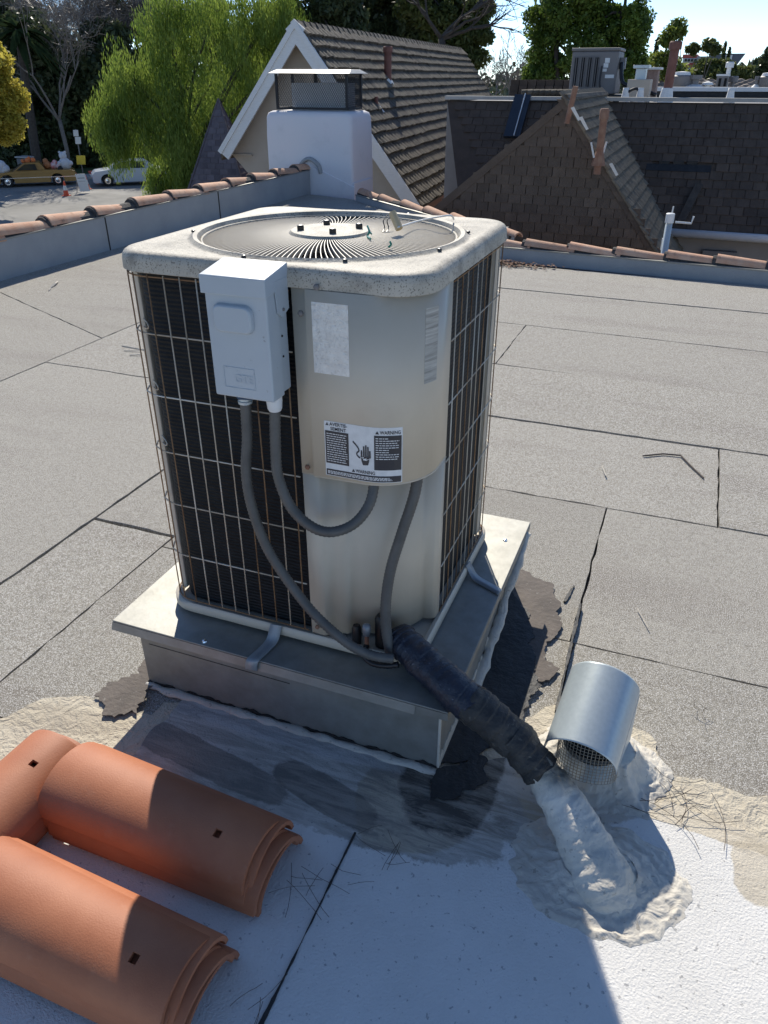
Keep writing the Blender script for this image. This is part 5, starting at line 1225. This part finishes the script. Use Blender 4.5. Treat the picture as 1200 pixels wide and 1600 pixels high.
# willowy pepper tree in front of the white car
tree('pepper_tree',262,42,[(400,60,60),(335,20,60),(258,40,46),(440,130,44),(212,150,44),(330,130,62),(262,205,44),(184,195,28),(335,215,52),(430,10,54),(255,262,26),(300,262,34),(190,110,28),(466,50,22),(160,175,20),(250,120,40),(245,288,18)],'large bright green weeping pepper tree over the white car','tree',l_pep1,m_barkd,120000,.10,5,.20,droop=.72,asp=.17,clr=.62,nc=430,hang=1.3)
# golden tree at left edge
tree('golden_tree',-95,46,[(-12,118,30),(2,165,26),(-40,110,45),(2,195,20),(-50,170,45),(20,190,11),(22,150,9),(-15,92,16)],'yellow green leafy tree cut by the left edge of the picture','tree',l_yel,m_barkd,34000,.085,8,.2,clr=.55,nc=150,asp=.6)
# ficus against the sky
tree('ficus_tree',915,40,[(910,20,56),(862,60,40),(960,60,42),(905,85,46),(850,100,26),(975,20,38),(870,10,40),(988,95,24),(930,-25,55),(840,118,16),(1000,38,18),(945,110,30)],'dense green tree with many upright limbs behind the rooftop air conditioner','tree',l_mid,m_barkd,52000,.085,11,.33,clr=.52,nc=230,asp=.5,trh=.35)
# dark evergreens behind the gable house
EG='dark evergreens behind the gabled house'
tree('evergreen_tree',505,44,[(500,20,50),(545,50,34),(470,40,35),(520,-25,45),(480,80,26),(560,90,26)],'dark evergreen directly above the gable peak','tree',l_dark,m_barkd,26000,.16,21,.35,clr=.75,nc=90,asp=.4,group=EG)
tree('evergreen_tree',610,48,[(600,20,50),(640,50,40),(580,70,34),(640,-20,45),(610,100,34)],'dark evergreen behind the rust red flue on the gable house','tree',l_dark,m_barkd,30000,.17,22,.32,clr=.8,nc=100,asp=.4,group=EG)
tree('evergreen_tree',700,46,[(690,40,44),(725,30,34),(735,75,20),(670,-10,45),(715,95,24),(745,50,14)],'olive evergreen with sunlit tips above the far end of the brown ridge','tree',l_oli,m_barkd,26000,.15,23,.3,clr=.7,nc=100,asp=.4,group=EG)
# dark mass behind the cars
DG='tall dark trees across the street'
tree('street_tree',60,66,[(50,75,48),(90,120,46),(30,180,50),(100,190,50),(60,240,45),(5,235,40)],'tall dark street tree behind the orange pickup car','tree',l_dark,m_barkd,40000,.24,31,.5,clr=1.4,nc=120,asp=.45,group=DG)
tree('street_tree',150,68,[(140,150,50),(160,95,36),(130,220,50),(170,220,45),(110,250,40),(190,250,40)],'dark street tree behind the sign post and the white car','tree',l_dark,m_barkd,40000,.24,32,.5,clr=1.4,nc=120,asp=.45,group=DG)
tree('street_tree',260,74,[(250,60,70),(340,70,70),(240,160,70),(330,170,80),(420,100,70),(260,250,50)],'dark street tree behind the bright pepper tree','tree',l_dark,m_barkd,40000,.28,33,.5,clr=1.7,nc=120,asp=.45,group=DG)
tree('street_tree',-25,70,[(-20,60,50),(-10,160,50),(-20,240,40),(10,20,30)],'dark street tree behind the golden tree','tree',l_dark,m_barkd,22000,.26,34,.5,clr=1.4,nc=70,asp=.45,group=DG)
m_frond=mat('dark_frond',(.02,.035,.015),(.035,.05,.02),scale=3,rough=1,spec=0)
pm=thing('palm_tree',ground_at(28,60),'dark palm with drooping fronds among the street trees at upper left','palm tree')
cp=pt(28,45,60); MB().tube([ground_at(28,60),cp],[.32,.22],8).build('trunk',m_barkd,pm)
rr=random.Random(4)
for k in range(34):
    a=rr.uniform(0,6.28); e=rr.uniform(-.9,.9); L=rr.uniform(1.8,2.8); P=[]; 
    for i in range(6):
        t=i/5; P.append(cp+Vector((math.cos(a)*L*t*math.cos(e*.5),math.sin(a)*L*t*math.cos(e*.5),L*t*math.sin(e)-1.0*t*t)))
    mb=MB(); s_=Vector((-math.sin(a),math.cos(a),0)); mb.loft([[p-s_*(.26*math.sin(PI*min(.97,i/5+.12)))-ZV*.12,p,p+s_*(.26*math.sin(PI*min(.97,i/5+.12)))-ZV*.12] for i,p in enumerate(P)],False); mb.build('frond',m_frond,pm)
BG='bare trees of the background'
bare('bare_tree',140,71,15,'big grey bare tree in front of the dark street trees',41,m_bark,.17,7,.50,.10,group=BG,leaf=24000,minr=.02)
bare('bare_tree',80,60,13,'grey twiggy bare tree above the orange pickup car',45,m_bark,.13,6,.55,.10,group=BG,leaf=1500,minr=.015)
bare('bare_tree',215,72,15,'bare tree whose twigs show above the pepper tree',47,m_barkd,.16,7,.5,.14,group=BG,leaf=16000,minr=.016)
bare('bare_tree',778,60,9.0,'bare tree standing alone in the gap left of the ficus',43,m_bark,.2,7,.55,.08,group=BG,minr=.014)
bare('bare_tree',820,85,10,'small distant bare tree half behind the ficus',44,m_bark,.2,6,.55,.10,group=BG,minr=.02)
# overhanging bare branches from the tree behind the gable
rr=random.Random(9); t=thing('bare_tree',ground_at(700,36),'leafless tree reaching dark branches over the far end of the brown ridge','bare tree',BG); tips=[]
mb=MB(); b0=ground_at(700,36); j=pt(690,60,36); mb.tube([b0,b0.lerp(j,.6)+Vector((.3,0,0)),j],[.25,.2,.14],8); mb.build('trunk',m_barkd,t,smooth=True); mb=MB()
for a_,b_ in (((690,60),(800,-30)),((690,60),(765,60)),((690,60),(750,10)),((690,60),(650,0))):
    p=pt(*a_,36); q=pt(*b_,35); branching(mb,p,(q-p).normalized(),(q-p).length*.6,.09,4,tips,rr,.45,.02,5,.012)
mb.build('branches',m_barkd,t)
# conifer column beside the ficus, saplings, far treeline
def conifer(px,dist,ptop,pbot,wpx,label,n,seed,lm=l_dark):
    base=ground_at(px,dist); t=thing('cypress_tree',base,label,'tree','cypresses'); zt=pxh(px,ptop,dist); mpp=dist*1.05/1362; c=[]
    MB().tube([base,Vector((base.x,base.y,zt-.3))],[.15,.03],6).build('trunk',m_barkd,t)
    for i in range(26):
        u=i/25; r_=wpx*mpp*.5*(1-u)**.7+.06; z=GZ+.5+(zt-GZ-.5)*u; c.append((base.x,base.y,z,r_,r_,(zt-GZ)/26,r_*r_+.02))
    leaf_mesh('crown',c,n,.13,lm,t,droop=-.0,seed=seed)
conifer(1019,55,66,130,10,'narrow dark cypress at the right edge of the ficus',5000,51)
conifer(1124,70,72,130,9,'narrow dark cypress left of the sign building lettering',4500,52)
conifer(1132,70,79,130,7,'second narrow dark cypress beside the sign building lettering',4000,53)
tree('sapling',1058,30,[(1048,60,12),(1060,42,9),(1040,95,14),(1052,108,14)],'thin airy sapling around the tall red flue','tree',l_lite,m_bark,3000,.075,61,.05,clr=.30,nc=46,asp=.5)
tree('small_tree',1108,48,[(1106,112,15),(1120,116,13),(1132,118,12),(1096,126,12)],'bushy light green tree before the striped building','tree',l_oli,m_bark,14000,.12,62,.1,clr=.45,nc=70,asp=.5)
tree('small_tree',1095,44,[(1108,72,7),(1118,78,6),(1082,76,6)],'loose branch tips of a young tree against the sky','tree',l_oli,m_bark,2200,.09,63,.06,clr=.25,nc=40,asp=.5)
tree('small_tree',1160,60,[(1150,122,12),(1165,124,12),(1140,116,10),(1178,122,12)],'rounded green tree below the sign building','tree',l_oli,m_bark,12000,.13,64,.12,clr=.5,nc=60,asp=.5)
tree('small_tree',1205,50,[(1200,108,12),(1212,90,14),(1208,125,16)],'dark tree cut by the right edge of the picture','tree',l_dark,m_bark,9000,.12,65,.12,clr=.45,nc=40,asp=.5)
bp=ground_at(1183,180); t=thing('palm_tree',bp,'tiny far palm against the sky at right','palm tree'); c=pt(1183,101,180); MB().tube([bp,c],[.3,.2],6).build('trunk',m_bark,t); leaf_mesh('crown',[(c.x,c.y,c.z,1.1,1.1,1.0,1)],700,.5,l_dark,t,seed=7)
bp=ground_at(1172,150); t=thing('radio_mast',bp,'thin far mast leaning slightly against the sky','mast'); c=pt(1177,90,150); MB().tube([bp,c],[.25,.06],5).build('pole',m_bark,t)
# far wood on the horizon
cl_=[]
rr=random.Random(77)
for k in range(260):
    px=rr.uniform(-250,1500); ds=rr.uniform(100,190); g0=ground_at(px,ds); hh=rr.uniform(2.0,5.2)*ds/120; cl_.append((g0.x,g0.y,GZ+hh*.5,rr.uniform(4,8),rr.uniform(4,8),hh*.62,1))
tag(leaf_mesh('far_wood',cl_,60000,.7,leafmat('far_leaves',(.07,.09,.05),(.14,.15,.09),.1),None,seed=3),'distant low belt of trees along the horizon','trees',kind='stuff')
hb_=[]
for k in range(46):
    c=ctr+fwd*(rr.uniform(9,15))+side*rr.uniform(-30,40); hb_.append((c.x,c.y,GZ+rr.uniform(.6,4.5),1.8,1.8,1.8,1))
tag(leaf_mesh('hedge',hb_,60000,.2,l_dark,None,seed=13),'dark hedge and undergrowth behind the pavement','hedge',kind='stuff')

# ================================================================== cars and street things
m_org=mat('ochre_car_paint',(.38,.20,.045),(.42,.23,.055),scale=1,rough=.35,spec=.6); m_wcar=mat('pale_blue_car_paint',(.52,.58,.66),rough=.3,spec=.6)
def car(loc,rz_,L,W_,prof,top,m,label,cat,wheels,wr=.33):
    """prof: side outline (x,z) of the lower body, top: greenhouse outline"""
    t=thing('parked_car',loc,label,cat); 
    def put(o): o.location=(0,0,0); return o
    def cut(pts):
        out=[]
        for (x,z) in pts: out.append((x,z))
        return out
    under=[]
    for wx in sorted(wheels): under+=[(wx-wr-.07,.22)]+[(wx+(wr+.07)*math.cos(R(a)),wr+(wr+.05)*math.sin(R(a))) for a in range(170,9,-20)]+[(wx+wr+.07,.22)]
    ol=[(prof[0][0],.25)]+under+[(prof[-1][0],.25)]+list(reversed(prof))
    b=MB().slab([Vector((x,-W_/2,z)) for x,z in ol],(0,W_,0)).build('body',m,t,local=True,bevel=.05,seg=3)
    if top:
        tp_=MB(); ti=[(x,z) for x,z in top]; zb=min(z for x,z in top); zt=max(z for x,z in top)
        tp_.loft([[Vector((x,(-W_/2+.06)+.16*(z-zb)/(zt-zb),z)) for x,z in ti],[Vector((x,(W_/2-.06)-.16*(z-zb)/(zt-zb),z)) for x,z in ti]],True,True,True); tp_.build('cabin',m,t,local=True,bevel=.04)
    for wx in wheels:
        for sy in (-1,1):
            y=sy*(W_/2-.12); w_=MB().lathe([(wr*.62,-.10),(wr*.95,-.11),(wr,-.07),(wr,.07),(wr*.95,.11),(wr*.62,.10)],(wx,y,wr),22,axis=(0,1,0)).build('wheel',m_rub,t,local=True,smooth=True,angle=40)
            MB().lathe([(wr*.60,0),(wr*.55,.03),(wr*.2,.02),(.02,.05)],(wx,y+sy*.09,wr),16,axis=(0,sy,0)).build('rim',m_chrome,w_,local=True,smooth=True,angle=40)
    t.rotation_euler=(0,0,rz_); return t
hd_=math.atan2(side.y,side.x)
p=ctr+fwd*1.2-side*.0
pc=at_z(54,289,GZ); 
oc=car(Vector((pc.x,pc.y,GZ+.004)),hd_,5.2,1.9,[(-2.55,.45),(-2.5,.72),(-2.3,.80),(-1.0,.88),(.75,.92),(2.3,.90),(2.55,.80),(2.6,.45)],None,m_org,'ochre orange car pickup parked across the street, loaded with soft toys','car',(-1.45,1.45))
cb=[(-1.05,.87),(-.35,1.32),(.55,1.34),(.85,.93)]
g1=MB(); g1.loft([[Vector((x,-.88+.16*(z-.87)/.47,z)) for x,z in cb],[Vector((x,.88-.16*(z-.87)/.47,z)) for x,z in cb]],True,True,True); cbn=g1.build('cabin',m_org,oc,local=True,bevel=.03)
for s_,y in ((-1,-.90),(1,.90)):
    MB().slab([Vector((x,y*(1-.10*(z-.9)/.4),z)) for x,z in ((-.85,.93),(-.30,1.26),(.30,1.27),(.38,.94))],(0,.015*s_*1,0)).build('side_window',m_glass,cbn,local=True)
MB().slab([Vector((-1.03,-.74,.92)),Vector((-1.03,.74,.92)),Vector((-.40,.68,1.28)),Vector((-.40,-.68,1.28))],(-.03,0,.03)).build('windscreen',m_glass,cbn,local=True)
MB().box(-2.5,-1.1,-.8,.8,.885,.90).build('bonnet_panel',m_org,oc,local=True); MB().box(-2.6,2.62,-.955,-.945,.50,.54).build('side_trim',m_chrome,oc,local=True)
MB().box(2.58,2.70,-.9,.9,.35,.50).build('bumper',m_chrome,oc,local=True,bevel=.03); MB().box(2.59,2.62,-.85,-.6,.60,.72).build('tail_light',m_red,oc,local=True)
Mo=Matrix.Translation(oc.location)@Matrix.Rotation(hd_,4,'Z')
def blob(name,parts,m,label,cat,mats=None):
    t=thing(name,Mo@Vector(parts[0][0]),label,cat)
    for i,(c,r_,nm) in enumerate(parts):
        mb=MB(); c=Mo@Vector(c); mb.lathe([(r_*math.sin(PI*k/8)+.001,-r_*math.cos(PI*k/8)) for k in range(9)],c,12); mb.build(nm,(mats or {}).get(nm,m),t,smooth=True)
m_fur=mat('white_plush',(.6,.6,.62),(.7,.7,.72),scale=9,rough=.95,bump=.5,bscale=30); m_ofur=mat('orange_plush',(.7,.16,.05),(.8,.28,.10),scale=6,rough=.95); m_bfur=mat('dark_plush',(.03,.03,.03),rough=.95); m_tfur=mat('brown_plush',(.40,.15,.06),(.5,.22,.1),scale=6,rough=.95)
blob('plush_bear',[((2.05,0,1.15),.38,'body'),((2.0,0,1.62),.24,'head'),((1.84,0,1.82),.08,'ear'),((2.16,0,1.82),.08,'ear'),((1.72,-.2,1.2),.15,'arm'),((2.38,-.2,1.2),.15,'arm')],m_fur,'big white plush bear sitting in the bed of the orange car','soft toy')
blob('plush_toy',[((.98,-.2,1.15),.24,'body'),((.92,-.2,1.36),.17,'head')],m_tfur,'brown round plush toy just behind the cab of the orange car','soft toy')
blob('plush_toy',[((1.35,-.2,1.10),.22,'body'),((1.45,-.2,1.28),.15,'head'),((1.6,-.3,1.05),.13,'arm')],mat('red_white_plush',(.7,.12,.1),(.75,.7,.7),scale=5,rough=.95),'red and white plush toy in the middle of the car bed','soft toy')
blob('plush_toy',[((1.72,-.75,.95),.16,'body'),((1.70,-.80,.78),.13,'head')],m_bfur,'black and white plush toy hanging over the side of the orange car','soft toy',{'head':m_fur})
blob('plush_toy',[((-.1,-.1,1.42),.17,'body'),((.22,-.1,1.44),.15,'arm'),((-.38,-.1,1.40),.12,'head'),((.0,-.1,1.56),.09,'ear')],m_ofur,'orange red plush toy lying on the roof of the orange car','soft toy')
pc=at_z(193,288,GZ)
wcr=car(Vector((pc.x,pc.y,GZ+.004))+side*.4,hd_,4.6,1.8,[(-2.2,.45),(-2.22,.70),(-2.0,.86),(-1.1,.96),(1.0,1.0),(2.0,.98),(2.3,.8),(2.3,.45)],[(-1.15,.95),(-.45,1.42),(1.05,1.45),(1.75,.98)],m_wcar,'pale blue white sedan parked behind the pepper tree','car',(-1.35,1.35),.33)
for s_ in (-1,1):
    for a,b in ((-.95,.05),(.15,1.0)):
        MB().slab([Vector((x,s_*(.86-.10*(z-.98)/.4),z)) for x,z in ((a,1.0),(max(a,-.45),1.36),(b-.05,1.37),(b,1.0))],(0,.02*s_,0)).build('side_window',m_glass,wcr,local=True)
# signs, cones
def cone(px,py,lab):
    b=at_z(px,py,GZ+.004); t=thing('traffic_cone',b,lab,'traffic cone','traffic cones'); m_oc=mat('cone_orange',(.75,.10,.04),rough=.6)
    MB().box(b.x-.19,b.x+.19,b.y-.19,b.y+.19,b.z,b.z+.04).build('base',m_oc,t); MB().lathe([(.15,.04),(.115,.30)],b,14).build('lower_cone',m_oc,t); MB().lathe([(.113,.301),(.075,.55)],b,14).build('white_band',m_wood,t); MB().lathe([(.073,.551),(.035,.78)],b,14).build('tip',m_oc,t)
cone(104,306,'orange and white traffic cone nearest the camera on the street'); cone(137,296,'orange and white traffic cone beside the leaning sign')
b=at_z(128,296,GZ); t=thing('street_sign',b,'white A-frame notice board leaning behind the traffic cones','sign')
fw2=-fwd
a0=at_z(133,302,GZ); tl=pt(117,272,a0.to_2d().length+.3); 
c1=tl; c2=c1+side*.62-ZV*.02; d1=a0+Vector((0,0,.05)); 
MB().slab([c1,c1+side*.55,a0+side*.30+ZV*.1,a0-side*.25+ZV*.1],fwd*.03).build('board',m_wood,t)
for k in range(4):
    u=.2+k*.17; q=c1.lerp(a0-side*.25,u)+side*.08-fwd*.012; q2=q+side*.38; MB().slab([q,q2,q2-ZV*.06,q-ZV*.06],-fwd*.004).build('lettering',m_ink,t)
MB().tube([c1+side*.1,at_z(112,302,GZ)+side*.3],.02,5).build('leg',m_grey,t)
b=at_z(132,285,GZ); d0=b.to_2d().length; t=thing('sign_post',b,'thin street sign post with two small white plates and a yellow notice','street sign')
MB().tube([b,pt(118,202,d0)],.035,6).build('post',m_grey,t)
for (x0,x1,y0,y1,m,nm) in ((114,122,203,213,m_wood,'upper_plate'),(117,126,214,225,m_wood,'lower_plate'),(119,133,243,257,mat('yellow_notice',(.75,.55,.05),rough=.6),'yellow_notice')):
    MB().slab([pt(x0,y0,d0-.1),pt(x1,y0,d0-.1),pt(x1+1,y1,d0-.1),pt(x0+1,y1,d0-.1)],fwd*.02).build(nm,m,t)
b=at_z(152,288,GZ); t=thing('barricade_board',b,'red and white striped barricade board leaning by the white car','barricade')
for k in range(5):
    q0=pt(140+3*k,267+5*k,b.to_2d().length); q1=pt(143+3*k,272+5*k,b.to_2d().length)
    MB().slab([q0-side*.12,q0+side*.12,q1+side*.12,q1-side*.12],fwd*.03).build('stripe',[m_red,m_wood][k%2],t)
b=at_z(0,272,GZ); 
o=thing('plush_pile',ground_at(2,57),'grey and white bundle on the pavement at the left edge','bundle')
for k in range(5):
    q=pt(-4+k*3,270-6*(k%3),56); MB().lathe([(.28*math.sin(PI*j/6)+.001,-.28*math.cos(PI*j/6)) for j in range(7)],q,10).build('lump',m_fur,o,smooth=True)
q=pt(40,244,60); t=thing('grey_wheelie_bin',Vector((q.x,q.y,GZ)),'grey rounded bin standing in the shade behind the orange car','bin')
MB().box(q.x-.5,q.x+.5,q.y-.4,q.y+.4,GZ+.1,q.z-.1).build('body',m_grey,t,bevel=.1); MB().box(q.x-.55,q.x+.55,q.y-.45,q.y+.45,q.z-.09,q.z).build('lid',m_conc,t,bevel=.04)
